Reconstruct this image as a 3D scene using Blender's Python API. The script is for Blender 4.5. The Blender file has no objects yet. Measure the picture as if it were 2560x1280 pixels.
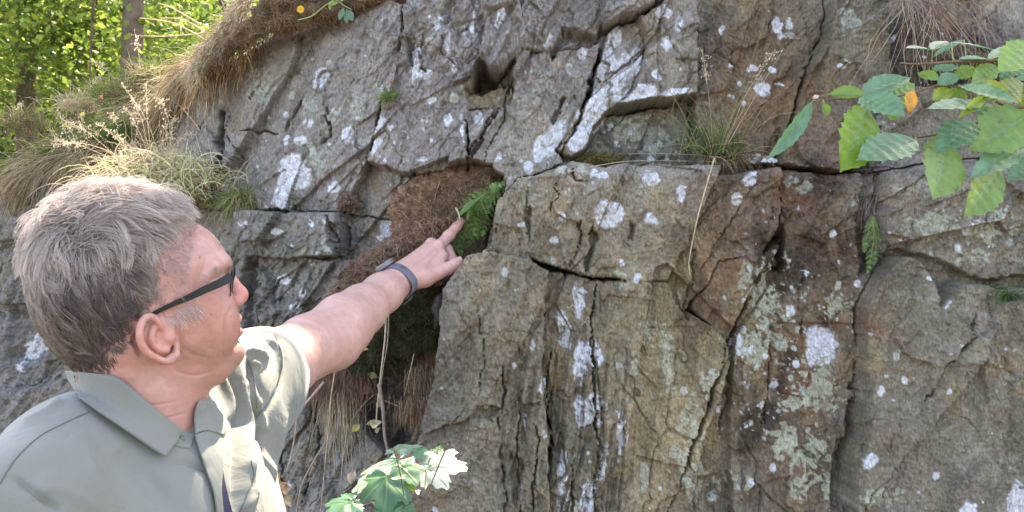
import bpy, math, random
import numpy as np
from mathutils import Vector
from mathutils.bvhtree import BVHTree
R = np.random.RandomState(7)
random.seed(7)
F = 2217.0                      # focal length of the photograph in its own pixels
CAMZ = 1.6
# ------------------------------------------------------------------ camera, world, sun
sc = bpy.context.scene
C = sc.collection
cam = bpy.data.cameras.new('camera'); camo = bpy.data.objects.new('camera', cam); C.objects.link(camo)
camo.location = (0, 0, CAMZ); camo.rotation_euler = (math.radians(90), 0, 0)
cam.sensor_width = 36; cam.lens = 36 * F / 2560; cam.clip_start = 0.05; cam.clip_end = 300
cam.dof.use_dof = True; cam.dof.focus_distance = 1.6; cam.dof.aperture_fstop = 14.0
sc.camera = camo
SUN = Vector((0.12, 0.50, 0.85)).normalized()
w = bpy.data.worlds.new('World'); sc.world = w; w.use_nodes = True
nt = w.node_tree; nt.nodes.clear()
sky = nt.nodes.new('ShaderNodeTexSky'); sky.sky_type = 'NISHITA'; sky.sun_disc = False
sky.sun_elevation = math.asin(SUN.z); sky.sun_rotation = math.atan2(SUN.x, SUN.y)
sky.dust_density = 2.5; sky.air_density = 1.0; sky.ozone_density = 1.0
bg = nt.nodes.new('ShaderNodeBackground'); bg.inputs[1].default_value = 0.15
ow = nt.nodes.new('ShaderNodeOutputWorld')
nt.links.new(sky.outputs[0], bg.inputs[0]); nt.links.new(bg.outputs[0], ow.inputs[0])
sl = bpy.data.lights.new('sun', 'SUN'); sl.energy = 3.3; sl.angle = math.radians(0.53); sl.color = (1, 0.95, 0.86)
so = bpy.data.objects.new('sun', sl); C.objects.link(so); so.location = (-3, 3, 6)
so.rotation_euler = SUN.to_track_quat('Z', 'Y').to_euler()
vs = sc.view_settings; vs.view_transform = 'Standard'; vs.look = 'None'; vs.gamma = 1; vs.use_curve_mapping = False
vs.exposure = 2.88
vs.use_white_balance = True; vs.white_balance_temperature = 7900; vs.white_balance_tint = 14
sc.cycles.max_bounces = 6; sc.cycles.diffuse_bounces = 3; sc.cycles.transmission_bounces = 4; sc.cycles.transparent_max_bounces = 6

# ------------------------------------------------------------------ helpers
def P(px, py, Y):
    """a point of the place: the direction of photo pixel (px, py), Y metres away from the camera"""
    return np.array([(px - 1280) / F * Y, Y, CAMZ + (640 - py) / F * Y])
def proj(v):
    v = np.asarray(v, float)
    return 1280 + v[..., 0] / v[..., 1] * F, 640 - (v[..., 2] - CAMZ) / v[..., 1] * F
def nrm(v):
    v = np.asarray(v, float); return v / (np.linalg.norm(v, axis=-1, keepdims=True) + 1e-12)
def smooth(a, b, x):
    t = np.clip((x - a) / (b - a), 0, 1); return t * t * (3 - 2 * t)
def h2(ix, iy, s):
    n = (ix.astype(np.int64) * 374761393 + iy.astype(np.int64) * 668265263 + s * 1442695041) & 0x7fffffff
    n = ((n ^ (n >> 13)) * 1274126177) & 0x7fffffff
    n = ((n ^ (n >> 16)) * 668265263) & 0x7fffffff
    n = n ^ (n >> 15)
    return (n & 0xffffff) / float(0x1000000)
def vn(x, y, s=0):
    ix = np.floor(x); iy = np.floor(y); fx = x - ix; fy = y - iy
    ux = fx * fx * fx * (fx * (fx * 6 - 15) + 10); uy = fy * fy * fy * (fy * (fy * 6 - 15) + 10)
    a = h2(ix, iy, s); b = h2(ix + 1, iy, s); c = h2(ix, iy + 1, s); d = h2(ix + 1, iy + 1, s)
    return (a + (b - a) * ux + (c - a) * uy + (a - b - c + d) * ux * uy) * 2 - 1
def fbm(x, y, s=0, o=4, g=0.5):
    r = 0; a = 1; t = 0
    for i in range(o):
        r = r + a * vn(x * 2.03 ** i + 7.1 * i, y * 2.03 ** i - 3.3 * i, s + i * 17); t += a; a *= g
    return r / t
def voro(x, y, s=0):
    ix = np.floor(x); iy = np.floor(y)
    f1 = np.full(x.shape, 9.0); f2 = np.full(x.shape, 9.0); cx = np.zeros(x.shape); cy = np.zeros(x.shape); ci = np.zeros(x.shape); cj = np.zeros(x.shape)
    for a in (-1, 0, 1):
        for b in (-1, 0, 1):
            jx = ix + a; jy = iy + b
            qx = jx + h2(jx, jy, s); qy = jy + h2(jx, jy, s + 91)
            d = np.hypot(x - qx, y - qy); m = d < f1
            f2 = np.where(m, f1, np.minimum(f2, d)); f1 = np.where(m, d, f1)
            cx = np.where(m, qx, cx); cy = np.where(m, qy, cy); ci = np.where(m, jx, ci); cj = np.where(m, jy, cj)
    return f1, f2, cx, cy, ci, cj
def facets(x, y, s, tilt=1.0, step=0.5):
    f1, f2, cx, cy, ci, cj = voro(x, y, s)
    return ((h2(ci, cj, s + 5) - .5) * (x - cx) + (h2(ci, cj, s + 6) - .5) * (y - cy)) * 2 * tilt + (h2(ci, cj, s + 7) - .5) * 2 * step
def segd(px, py, x0, y0, x1, y1):
    dx = x1 - x0; dy = y1 - y0; t = np.clip(((px - x0) * dx + (py - y0) * dy) / (dx * dx + dy * dy + 1e-9), 0, 1)
    return np.hypot(px - x0 - t * dx, py - y0 - t * dy), t
def lined(px, py, pts):
    d = np.full(px.shape, 1e9); T = np.zeros(px.shape); n = len(pts) - 1
    for i in range(n):
        e, t = segd(px, py, *pts[i], *pts[i + 1]); m = e < d; T = np.where(m, (i + t) / n, T); d = np.minimum(d, e)
    return d, T
def inpoly(px, py, poly):
    r = np.zeros(px.shape, bool); n = len(poly)
    for i in range(n):
        x0, y0 = poly[i]; x1, y1 = poly[(i + 1) % n]
        if y0 == y1: continue
        r ^= ((y0 > py) != (y1 > py)) & (px < (x1 - x0) * (py - y0) / (y1 - y0) + x0)
    return r
def polysd(px, py, poly):
    d, _ = lined(px, py, list(poly) + [poly[0]])
    return np.where(inpoly(px, py, poly), -d, d)
def cr(pts, n=8, closed=False):
    p = np.array(pts, float); N = len(p); out = []
    for i in range(N if closed else N - 1):
        g = (lambda k: p[k % N]) if closed else (lambda k: p[min(max(k, 0), N - 1)])
        a, b, c, d = g(i - 1), g(i), g(i + 1), g(i + 2)
        for t in np.arange(n) / n:
            out.append(.5 * ((2 * b) + (-a + c) * t + (2 * a - 5 * b + 4 * c - d) * t * t + (-a + 3 * b - 3 * c + d) * t ** 3))
    if not closed: out.append(p[-1])
    return np.array(out)
def tag(o, label=None, cat=None, group=None, kind=None):
    if label: o['label'] = label
    if cat: o['category'] = cat
    if group: o['group'] = group
    if kind: o['kind'] = kind
    return o
def empty(name, loc, label=None, cat=None, group=None, kind=None):
    o = bpy.data.objects.new(name, None); C.objects.link(o); o.location = tuple(loc); o.empty_display_size = .02
    return tag(o, label, cat, group, kind)
def link(name, data, mat, parent=None):
    o = bpy.data.objects.new(name, data); C.objects.link(o)
    if mat is not None: data.materials.append(mat)
    if parent is not None:
        o.parent = parent; o.location = -parent.location
    return o
def mesh(name, v, f, mat, parent=None, col=None, attrs=None, sm=True):
    """v (N,3), f list of index tuples or an (M,k) array"""
    me = bpy.data.meshes.new(name); v = np.asarray(v, np.float32)
    if isinstance(f, np.ndarray) and f.ndim == 2:
        M, k = f.shape
        me.vertices.add(len(v)); me.vertices.foreach_set('co', v.ravel())
        me.loops.add(M * k); me.loops.foreach_set('vertex_index', f.astype(np.int32).ravel())
        me.polygons.add(M); me.polygons.foreach_set('loop_start', np.arange(0, M * k, k, dtype=np.int32))
        me.update(calc_edges=True)
    else:
        me.from_pydata([tuple(map(float, p)) for p in v], [], [tuple(map(int, q)) for q in f]); me.update()
    if col is not None:
        a = me.attributes.new('col', 'FLOAT_COLOR', 'POINT'); c = np.ones((len(v), 4), np.float32); c[:, :3] = col
        a.data.foreach_set('color', c.ravel())
    for k_, d in (attrs or {}).items():
        a = me.attributes.new(k_, 'FLOAT', 'POINT'); a.data.foreach_set('value', np.asarray(d, np.float32).ravel())
    if sm: me.shade_smooth()
    return link(name, me, mat, parent)
class Strands:
    def __init__(s): s.p = []; s.r = []; s.c = []
    def add(s, pts, r0, r1, col, col2=None):
        pts = np.asarray(pts, np.float32); n = len(pts); t = np.linspace(0, 1, n)[:, None]
        s.p.append(pts); s.r.append((r0 + (r1 - r0) * t[:, 0]).astype(np.float32))
        c = np.ones((n, 4), np.float32); c1 = np.array(col); c2 = np.array(col if col2 is None else col2)
        c[:, :3] = c1 + (c2 - c1) * t; s.c.append(c)
    def build(s, name, mat, parent=None):
        h = bpy.data.hair_curves.new(name); h.add_curves([len(p) for p in s.p])
        h.attributes['position'].data.foreach_set('vector', np.concatenate(s.p).ravel())
        a = h.attributes.new('radius', 'FLOAT', 'POINT'); a.data.foreach_set('value', np.concatenate(s.r))
        a = h.attributes.new('col', 'FLOAT_COLOR', 'POINT'); a.data.foreach_set('color', np.concatenate(s.c).ravel())
        return link(name, h, mat, parent)
def tube(pts, rad, n=8, cap=True):
    pts = np.asarray(pts, float); m = len(pts); rad = np.broadcast_to(rad, (m,)); V = []; Fc = []
    up = np.array([.13, .2, .97]); prev = None
    for i in range(m):
        d = nrm(pts[min(i + 1, m - 1)] - pts[max(i - 1, 0)])
        a = np.cross(d, up) if prev is None else prev - d * np.dot(prev, d)
        a = nrm(a); prev = a; b = np.cross(d, a)
        for k in range(n):
            t = 2 * math.pi * k / n; V.append(pts[i] + (a * math.cos(t) + b * math.sin(t)) * rad[i])
    for i in range(m - 1):
        for k in range(n):
            Fc.append((i * n + k, i * n + (k + 1) % n, (i + 1) * n + (k + 1) % n, (i + 1) * n + k))
    if cap: Fc.append(tuple(range(n))[::-1]); Fc.append(tuple((m - 1) * n + k for k in range(n)))
    return V, Fc
class MB:
    def __init__(s): s.v = []; s.f = []; s.c = []; s.n = 0
    def add(s, v, f, col=None):
        for q in f: s.f.append(tuple(int(i) + s.n for i in q))
        s.v.append(np.asarray(v, float)); s.n += len(v)
        if col is not None: s.c.append(np.tile(np.asarray(col, float), (len(v), 1)) if np.ndim(col) == 1 else np.asarray(col))
    def build(s, name, mat, parent=None, sm=True):
        return mesh(name, np.concatenate(s.v), s.f, mat, parent, col=np.concatenate(s.c) if s.c else None, sm=sm)

# ------------------------------------------------------------------ materials
def newmat(name):
    m = bpy.data.materials.new(name); m.use_nodes = True; t = m.node_tree; t.nodes.clear()
    return m, t, t.nodes.new, t.links.new
def mat_std(name, rough=.8, col=None, attr=True, var=.25, scale=60, bump=0.0, bscale=200, bdist=.001, spec=.3, sss=0, trans=0, mottle=None, sheen=0):
    m, t, N, L = newmat(name); out = N('ShaderNodeOutputMaterial'); b = N('ShaderNodeBsdfPrincipled')
    b.inputs['Roughness'].default_value = rough; b.inputs['Specular IOR Level'].default_value = spec
    geo = N('ShaderNodeTexCoord'); no = N('ShaderNodeTexNoise'); no.inputs['Scale'].default_value = scale; no.inputs['Detail'].default_value = 5
    L(geo.outputs['Object'], no.inputs['Vector'])
    if attr and col is None:
        a = N('ShaderNodeAttribute'); a.attribute_name = 'col'; src = a.outputs['Color']
    else:
        a = N('ShaderNodeRGB'); a.outputs[0].default_value = (*col, 1); src = a.outputs[0]
    mr = N('ShaderNodeMapRange'); mr.inputs[3].default_value = 1 - var; mr.inputs[4].default_value = 1 + var; mr.inputs[1].default_value = .3; mr.inputs[2].default_value = .7
    L(no.outputs[0], mr.inputs[0])
    mx = N('ShaderNodeMix'); mx.data_type = 'RGBA'; mx.blend_type = 'MULTIPLY'; mx.inputs[0].default_value = 1
    L(src, mx.inputs[6]); L(mr.outputs[0], mx.inputs[7]); c = mx.outputs[2]; L(c, b.inputs['Base Color'])
    if sheen: b.inputs['Sheen Weight'].default_value = sheen
    if bump:
        n2 = N('ShaderNodeTexNoise'); n2.inputs['Scale'].default_value = bscale; n2.inputs['Detail'].default_value = 6; n2.inputs['Roughness'].default_value = .65
        L(geo.outputs['Object'], n2.inputs['Vector']); bp = N('ShaderNodeBump'); bp.inputs['Strength'].default_value = bump; bp.inputs['Distance'].default_value = bdist
        L(n2.outputs[0], bp.inputs['Height']); L(bp.outputs[0], b.inputs['Normal'])
    if sss: b.inputs['Subsurface Weight'].default_value = sss; b.inputs['Subsurface Radius'].default_value = (.012, .005, .003); b.inputs['Subsurface Scale'].default_value = 1
    if trans:
        tr = N('ShaderNodeBsdfTranslucent'); L(c, tr.inputs[0]); ms = N('ShaderNodeMixShader'); ms.inputs[0].default_value = trans
        L(b.outputs[0], ms.inputs[1]); L(tr.outputs[0], ms.inputs[2]); L(ms.outputs[0], out.inputs[0])
    else: L(b.outputs[0], out.inputs[0])
    return m
M_strand = mat_std('dry plant fibre', .75, var=.15, trans=.25)
M_root = mat_std('root fibre', .85, var=.3, scale=90)
M_earth = mat_std('dry crumbly earth', .95, var=.45, scale=120, bump=.8, bscale=260, bdist=.004)
M_leafbg = mat_std('backlit tree leaf', .5, var=.2, scale=3, trans=.5)
M_bark = mat_std('grey brown bark', .9, col=(.12, .095, .075), var=.4, scale=14, bump=.7, bscale=30, bdist=.02)
M_twig = mat_std('brown twig bark', .7, col=(.13, .085, .05), var=.3, scale=150)
M_litter = mat_std('dead leaf', .7, var=.3, scale=80, trans=.25)
M_ground = mat_std('forest soil', .95, col=(.12, .10, .07), var=.5, scale=6, bump=.6, bscale=30, bdist=.02)
def leafmat(name, under, trans=.42):
    m, t, N, L = newmat(name); out = N('ShaderNodeOutputMaterial'); b = N('ShaderNodeBsdfPrincipled')
    a = N('ShaderNodeAttribute'); a.attribute_name = 'col'; v = N('ShaderNodeAttribute'); v.attribute_name = 'vein'
    tc = N('ShaderNodeTexCoord'); no = N('ShaderNodeTexNoise'); no.inputs['Scale'].default_value = 70; no.inputs['Detail'].default_value = 4; L(tc.outputs['Object'], no.inputs['Vector'])
    mr = N('ShaderNodeMapRange'); mr.inputs[1].default_value = .3; mr.inputs[2].default_value = .7; mr.inputs[3].default_value = .82; mr.inputs[4].default_value = 1.15; L(no.outputs[0], mr.inputs[0])
    mx = N('ShaderNodeMix'); mx.data_type = 'RGBA'; mx.blend_type = 'MULTIPLY'; mx.inputs[0].default_value = 1; L(a.outputs['Color'], mx.inputs[6]); L(mr.outputs[0], mx.inputs[7])
    vx = N('ShaderNodeMix'); vx.data_type = 'RGBA'; L(v.outputs['Fac'], vx.inputs[0]); L(mx.outputs[2], vx.inputs[6]); vx.inputs[7].default_value = (*under, 1)
    L(vx.outputs[2], b.inputs['Base Color']); b.inputs['Roughness'].default_value = .33; b.inputs['Specular IOR Level'].default_value = .6
    bp = N('ShaderNodeBump'); bp.inputs['Strength'].default_value = .5; bp.inputs['Distance'].default_value = .0015; bp.invert = True; L(v.outputs['Fac'], bp.inputs['Height']); L(bp.outputs[0], b.inputs['Normal'])
    tr = N('ShaderNodeBsdfTranslucent'); hs = N('ShaderNodeHueSaturation'); hs.inputs['Saturation'].default_value = 1.25; hs.inputs['Value'].default_value = 1.7; hs.inputs['Hue'].default_value = .475
    L(vx.outputs[2], hs.inputs['Color']); L(hs.outputs[0], tr.inputs[0]); ms = N('ShaderNodeMixShader'); ms.inputs[0].default_value = trans
    L(b.outputs[0], ms.inputs[1]); L(tr.outputs[0], ms.inputs[2]); L(ms.outputs[0], out.inputs[0]); return m
M_leaf = leafmat('veined broad leaf', (.16, .26, .13))
def rockmat():
    m, t, N, L = newmat('layered grey sandstone'); out = N('ShaderNodeOutputMaterial'); b = N('ShaderNodeBsdfPrincipled')
    a = N('ShaderNodeAttribute'); a.attribute_name = 'col'; tc = N('ShaderNodeTexCoord')
    n1 = N('ShaderNodeTexNoise'); n1.inputs['Scale'].default_value = 160; n1.inputs['Detail'].default_value = 8; n1.inputs['Roughness'].default_value = .7
    mp = N('ShaderNodeMapping'); mp.inputs['Scale'].default_value = (1.6, 1, .7); mp.inputs['Rotation'].default_value = (0, math.radians(18), 0)
    L(tc.outputs['Object'], mp.inputs[0]); L(mp.outputs[0], n1.inputs['Vector'])
    mr = N('ShaderNodeMapRange'); mr.inputs[1].default_value = .28; mr.inputs[2].default_value = .72; mr.inputs[3].default_value = .50; mr.inputs[4].default_value = 1.50; L(n1.outputs[0], mr.inputs[0])
    mx = N('ShaderNodeMix'); mx.data_type = 'RGBA'; mx.blend_type = 'MULTIPLY'; mx.inputs[0].default_value = 1; L(a.outputs['Color'], mx.inputs[6]); L(mr.outputs[0], mx.inputs[7])
    L(mx.outputs[2], b.inputs['Base Color']); b.inputs['Roughness'].default_value = .82; b.inputs['Specular IOR Level'].default_value = .25
    n2 = N('ShaderNodeTexNoise'); n2.inputs['Scale'].default_value = 230; n2.inputs['Detail'].default_value = 9; n2.inputs['Roughness'].default_value = .72; L(mp.outputs[0], n2.inputs['Vector'])
    n3 = N('ShaderNodeTexVoronoi'); n3.inputs['Scale'].default_value = 120; L(mp.outputs[0], n3.inputs['Vector'])
    ad = N('ShaderNodeMath'); ad.operation = 'ADD'; L(n2.outputs[0], ad.inputs[0]); ml = N('ShaderNodeMath'); ml.operation = 'MULTIPLY'; ml.inputs[1].default_value = .35; L(n3.outputs['Distance'], ml.inputs[0]); L(ml.outputs[0], ad.inputs[1])
    bp = N('ShaderNodeBump'); bp.inputs['Strength'].default_value = .85; bp.inputs['Distance'].default_value = .008; L(ad.outputs[0], bp.inputs['Height']); L(bp.outputs[0], b.inputs['Normal'])
    L(b.outputs[0], out.inputs[0]); return m
M_rock = rockmat()
# ------------------------------------------------------------------ the rock face
DP = 2.6
gp = np.concatenate([np.arange(-1100, -60, 9), np.arange(-60, 2640, DP), np.arange(2640, 4100, 9)]); gq = np.concatenate([np.arange(-170, -20, 6), np.arange(-20, 1300, DP), np.arange(1300, 2300, 9)])
def ybase(p):
    return 1.80 + .78 * smooth(1250, -300, p) ** 1.15 - .10 * smooth(1500, 2700, p)
PX, PY = np.meshgrid(gp, gq)
YB = (ybase(PX) - .05) * (1 + .10 * (640 - PY) / F); X = (PX - 1280) / F * YB; Z = (640 - PY) / F * YB
wx = fbm(X * 9, Z * 9, 3, 2) * 7; wy = fbm(X * 9, Z * 9, 33, 2) * 7
wx += facets(X * 22, Z * 22, 35, 2, 3.2); wy += facets(X * 22, Z * 22, 36, 2, 3.2)
wx += fbm(X * 60, Z * 60, 4, 3) * 3.5; wy += fbm(X * 60, Z * 60, 34, 3) * 3.5
QX = PX + wx; QY = PY + wy
# slabs of the face: name, outline in photo coordinates, how far it stands proud (m), lean in x and z (m per 1000 px)
REG = [
 ('hollow_rim', [(905,400),(985,425),(1060,440),(1150,405),(1185,400),(1262,440),(1250,500),(1200,480),(1100,425),(1030,446),(975,470),(965,530),(975,600),(990,620),(985,640),(930,665),(840,650),(850,540),(880,470)], -.045, 0, 0),
 ('root_hollow', [(975,470),(1030,448),(1100,428),(1165,440),(1225,415),(1262,452),(1245,500),(1220,560),(1205,625),(1160,640),(1113,720),(1104,850),(1090,950),(1060,1060),(980,1160),(900,1100),(860,960),(840,800),(840,700),(900,650),(975,600),(965,530)], -.13, 0, 0),
 ('upper_left_slab', [(480,-200),(1005,-200),(1010,70),(985,170),(955,240),(935,300),(905,400),(880,470),(840,522),(700,524),(560,520),(500,470),(470,300),(440,100)], .0, .05, -.02),
 ('upper_left_ledge', [(700,330),(880,330),(905,400),(880,470),(840,522),(690,524),(660,470)], .022, .0, -.05),
 ('middle_slab', [(1005,-200),(1140,-200),(1215,60),(1200,150),(1160,225),(1172,262),(1165,320),(1172,400),(1150,445),(1060,520),(975,560),(880,520),(905,410),(935,300),(955,240),(985,170),(1010,70)], .045, .02, -.03),
 ('overhanging_knob', [(1120,-200),(1290,-200),(1300,60),(1312,110),(1262,170),(1238,190),(1195,150),(1170,225),(1140,215),(1160,120),(1150,40)], .085, .12, .03),
 ('dark_hollow', [(1195,140),(1245,175),(1285,150),(1275,200),(1235,222),(1165,232),(1165,200)], -.02, 0, 0),
 ('pale_notch_stone', [(1165,228),(1240,218),(1280,200),(1275,262),(1165,268)], .0, -.1, .1),
 ('wedge_stone', [(1165,264),(1245,266),(1210,330),(1172,385),(1160,330)], .028, .1, -.05),
 ('smooth_middle_slab', [(1290,130),(1380,120),(1480,95),(1508,95),(1488,180),(1465,255),(1440,320),(1398,378),(1418,412),(1290,452),(1245,500),(1190,500),(1150,445),(1175,400),(1235,290),(1275,220)], .045, .05, -.02),
 ('hanging_slab', [(1290,-200),(1500,-200),(1510,40),(1490,95),(1440,130),(1380,130),(1330,160),(1300,160),(1275,220),(1262,170),(1312,110),(1300,60)], .055, .0, .04),
 ('pale_wedge_slab', [(1512,90),(1530,60),(1600,40),(1620,120),(1590,225),(1530,268),(1500,300),(1470,370),(1430,400),(1398,378),(1440,320),(1465,255),(1490,180)], .055, -.05, .02),
 ('upper_cap_stone', [(1505,-200),(1700,-200),(1640,10),(1590,38),(1515,55),(1500,20)], .115, .02, .05),
 ('squared_block', [(1530,60),(1600,35),(1660,0),(1735,-200),(1745,40),(1750,130),(1748,232),(1690,246),(1560,268),(1525,270),(1590,225),(1600,120)], .095, .03, .02),
 ('lichened_recess', [(1470,375),(1500,300),(1530,265),(1560,262),(1690,240),(1750,225),(1752,405),(1500,420),(1430,402)], .0, .0, .0),
 ('brown_block', [(1752,-200),(2085,-200),(2085,60),(2040,150),(2015,250),(1978,330),(1955,405),(1900,412),(1752,408)], .035, .0, -.02),
 ('ridged_slab', [(2085,-200),(2255,-200),(2250,190),(2205,240),(2190,400),(2120,432),(1955,412),(1985,330),(2020,250),(2045,150),(2088,60)], .065, -.10, .02),
 ('shadowed_recess', [(2255,-200),(4400,-200),(4400,180),(2560,170),(2420,200),(2300,195),(2250,185)], -.10, 0, 0),
 ('right_upper_slab', [(2250,185),(2300,195),(2420,200),(2560,170),(4400,180),(4400,380),(2560,388),(2400,392),(2270,418),(2195,415),(2205,240)], .025, .03, .0),
 ('speckled_slab', [(2225,418),(2270,418),(2400,392),(2560,388),(4400,380),(4400,640),(2560,690),(2470,700),(2380,660),(2260,620),(2200,640),(2195,560)], .04, .03, .0),
 ('right_front_slab', [(2190,690),(2240,640),(2290,640),(2330,700),(2340,760),(2400,700),(2500,720),(4400,690),(4400,2500),(2090,2500),(2125,1150),(2150,1010),(2165,900),(2155,770)], .062, -.02, .0),
 ('dark_mottled_slab', [(1945,430),(2225,418),(2195,560),(2190,690),(2150,770),(2165,900),(2150,1010),(2120,1150),(2085,2500),(1640,2500),(1730,1150),(1790,990),(1812,900),(1845,800),(1890,690),(1960,590)], .03, -.05, .0),
 ('dark_angular_stone', [(1720,780),(1790,650),(1900,640),(1965,585),(1950,660),(1890,700),(1850,760),(1820,860)], .06, .1, 0),
 ('brown_stained_slab', [(1780,440),(1945,415),(1955,560),(1900,640),(1800,660),(1700,800),(1660,700),(1720,560)], .055, -.02, 0),
 ('upper_ledge_slab', [(1240,500),(1290,452),(1440,410),(1560,412),(1800,412),(1780,440),(1720,560),(1660,700),(1560,700),(1440,690),(1300,640),(1220,625),(1235,560)], .115, -.03, .02),
 ('tan_front_slab', [(1500,700),(1660,700),(1720,790),(1800,840),(1812,900),(1790,990),(1730,1150),(1640,2500),(1500,2500),(1500,1100),(1480,900)], .11, .02, 0),
 ('split_strata_slab', [(1365,680),(1500,700),(1485,900),(1505,1100),(1505,2500),(1360,2500),(1370,1100),(1350,900)], .105, .0, 0),
 ('front_slab_edge', [(1160,638),(1225,612),(1300,630),(1370,680),(1352,900),(1372,1100),(1365,2500),(960,2500),(1000,1200),(1045,1110),(1072,1020),(1098,930),(1106,830),(1113,720)], .15, .06, 0),
 ('ledge_block', [(590,524),(840,526),(846,600),(836,640),(700,650),(620,640),(590,590)], .075, .0, .0),
 ('ledge_block', [(846,530),(900,560),(985,545),(985,620),(940,660),(836,645),(850,600)], .055, .1, .0),
 ('crumbling_shale', [(600,640),(860,650),(900,700),(860,800),(780,860),(600,860),(560,760)], .04, 0, 0),
 ('lower_rough_slab', [(560,850),(800,850),(900,960),(900,1100),(980,1160),(940,2500),(560,2500)], -.02, 0, .0),
 ('small_left_block', [(470,500),(590,522),(592,590),(620,640),(600,900),(420,900),(420,560)], .02, .0, .0),
 ('left_hollow_stone', [(380,180),(480,150),(500,300),(520,420),(500,480),(380,480),(330,330)], -.03, .1, 0),
 ('grey_bank_stone', [(150,400),(330,330),(390,480),(380,620),(100,620)], .05, .0, .05),
 ('left_block', [(-1300,470),(150,400),(110,560),(60,600),(-1300,590)], .06, 0, .1),
 ('left_block', [(-1300,590),(60,600),(140,640),(60,760),(-1300,780)], .03, .1, 0),
 ('left_block', [(-1300,780),(60,760),(140,900),(60,980),(-1300,960)], .0, -.1, 0),
 ('left_block', [(-1300,960),(60,980),(200,940),(420,900),(560,2500),(-1300,2500)], .04, 0, 0),
]
H = np.zeros_like(PX); RID = np.full(PX.shape, -1); BD = np.full(PX.shape, 60.0)
for i, (nm, poly, off, tx, tz) in reversed(list(enumerate(REG))):
    m = inpoly(QX, QY, poly); cx = np.clip(np.mean([a for a, b in poly]), 0, 2560); cy = np.clip(np.mean([b for a, b in poly]), 0, 1280)
    RID[m] = i; H[m] = off + tx * (PX[m] - cx) / 1000 + tz * (cy - PY[m]) / 1000
for i, (nm, poly, off, tx, tz) in enumerate(REG):
    xs = [a for a, b in poly]; ys = [b for a, b in poly]
    m = (RID == i); 
    if not m.any(): continue
    d, _ = lined(QX[m], QY[m], poly + [poly[0]]); BD[m] = np.minimum(BD[m], d)
miss = RID < 0
# soften the steps a little so that they read as broken edges
def blur(a, k=1):
    for _ in range(k):
        a = (np.roll(a, 1, 0) + np.roll(a, -1, 0) + np.roll(a, 1, 1) + np.roll(a, -1, 1) + 2 * a) / 6
    return a
H = blur(H, 1) - .05
def ell(cx, cy, rx, ry, soft=.5):
    return 1 - smooth(1 - soft, 1 + soft, np.hypot((PX - cx) / rx, (PY - cy) / ry))
# bedding: steep, leaning to the right; steeper in the lower right
phi = np.radians(58 + 20 * smooth(350, 800, PY) * smooth(900, 1300, PX) + 4 * fbm(X * 2, Z * 2, 71, 2))
S = X * np.sin(phi) - Z * np.cos(phi); T = X * np.cos(phi) + Z * np.sin(phi)
rough = .55 + .75 * ell(1250, 80, 330, 190) + .9 * ell(730, 740, 230, 150) + .7 * ell(620, 1120, 360, 200) + .5 * ell(100, 850, 260, 300) - .25 * ell(1650, 1050, 160, 300) - .2 * ell(1330, 330, 120, 180) - .2 * ell(2400, 1000, 230, 280) + .35 * ell(1320, 1000, 260, 330)
rough = np.clip(rough, .25, 1.6)
Sw = S + .010 * fbm(X * 8, Z * 8, 21, 4); Tw = T + .014 * fbm(X * 8, Z * 8, 22, 4)
h = facets(Sw * 6, Tw * 2.6, 1, .026, .015) + facets(Sw * 16 + 3, Tw * 7, 2, .013, .0065) * rough
h += facets(Sw * 46, Tw * 22, 3, .0062, .0030) * rough
h += facets(X * 95 + wx * .15, Z * 80, 4, .0028, .0012) * rough
h += (facets(X * 9 + .3 * fbm(X * 20, Z * 20, 56, 3), Z * 7, 6, .012, .006)) * .9
st = 1 - np.abs(fbm(Sw * 30, Tw * 3.4, 41, 4)) * 2
h += .008 * st * rough + .005 * fbm(Sw * 75, Tw * 10, 43, 4) * rough
h += .003 * fbm(X * 3, Z * 3, 51, 3) + .0035 * fbm(X * 16, Z * 16, 52, 6, .62) + .0026 * (1 - 2 * np.abs(fbm(X * 55, Z * 55, 53, 4, .65))) + .0020 * vn(X * 260, Z * 230, 54)
# ragged chips: terraces
tr = fbm(Sw * 12, Tw * 6, 61, 4) * 5; h += (np.round(tr) - tr) * -.0038 * rough
# vertical splitting of the front slab
spl = smooth(1230, 1330, PX) * (1 - smooth(1520, 1620, PX)) * smooth(760, 980, PY)
fs = fbm(S * 26 + .6 * fbm(X * 4, Z * 4, 63, 2), T * 1.6, 62, 3) * 3; h += spl * (.014 * (np.abs(fs - np.floor(fs) - .5) * 2 - .5) * 1.2 + .006 * fbm(S * 70, T * 4, 64, 3))
# waved strata in the lower left of the front slab
wv = smooth(1380, 1180, PX) * smooth(1040, 1110, PX + (PY - 700) * .1) * smooth(700, 800, PY); h += wv * .010 * np.sin(S * 70 + 3.5 * fbm(X * 5, Z * 3.5, 65, 3))
h += .006 * wv * fbm(S * 50, T * 12, 66, 4)
# the named hollows, ridges and gaps
n4_ = facets(X * 40, Z * 40, 96, 1, .8); n5_ = facets(X * 40, Z * 40, 97, 1, .8)
def hole(poly, dep, soft=8):
    global H
    sd = polysd(QX + 5 * n4_, QY + 5 * n5_, poly); H = H - dep * (1 - smooth(-soft, soft * .4, sd))
hole([(1198,150),(1235,180),(1270,165),(1240,218),(1195,228),(1175,215)], .10)
hole([(1420,55),(1500,75),(1490,100),(1420,95),(1375,145),(1370,125)], .05)
hole([(530,268),(548,268),(545,410),(535,430),(520,470),(505,450),(530,400)], .06)
hole([(1125,1),(1145,5),(1120,90),(1105,60)], .02, 14)
hole([(1020,100),(1035,110),(1032,170),(1022,160)], .03)
hole([(1410,228),(1418,235),(1400,300),(1388,312),(1385,300)], .03, 4)
hole([(1480,560),(1490,600),(1462,680),(1450,690),(1455,650)], .03, 5)
hole([(1318,480),(1326,560),(1322,620),(1314,560)], .025, 4)
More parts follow.
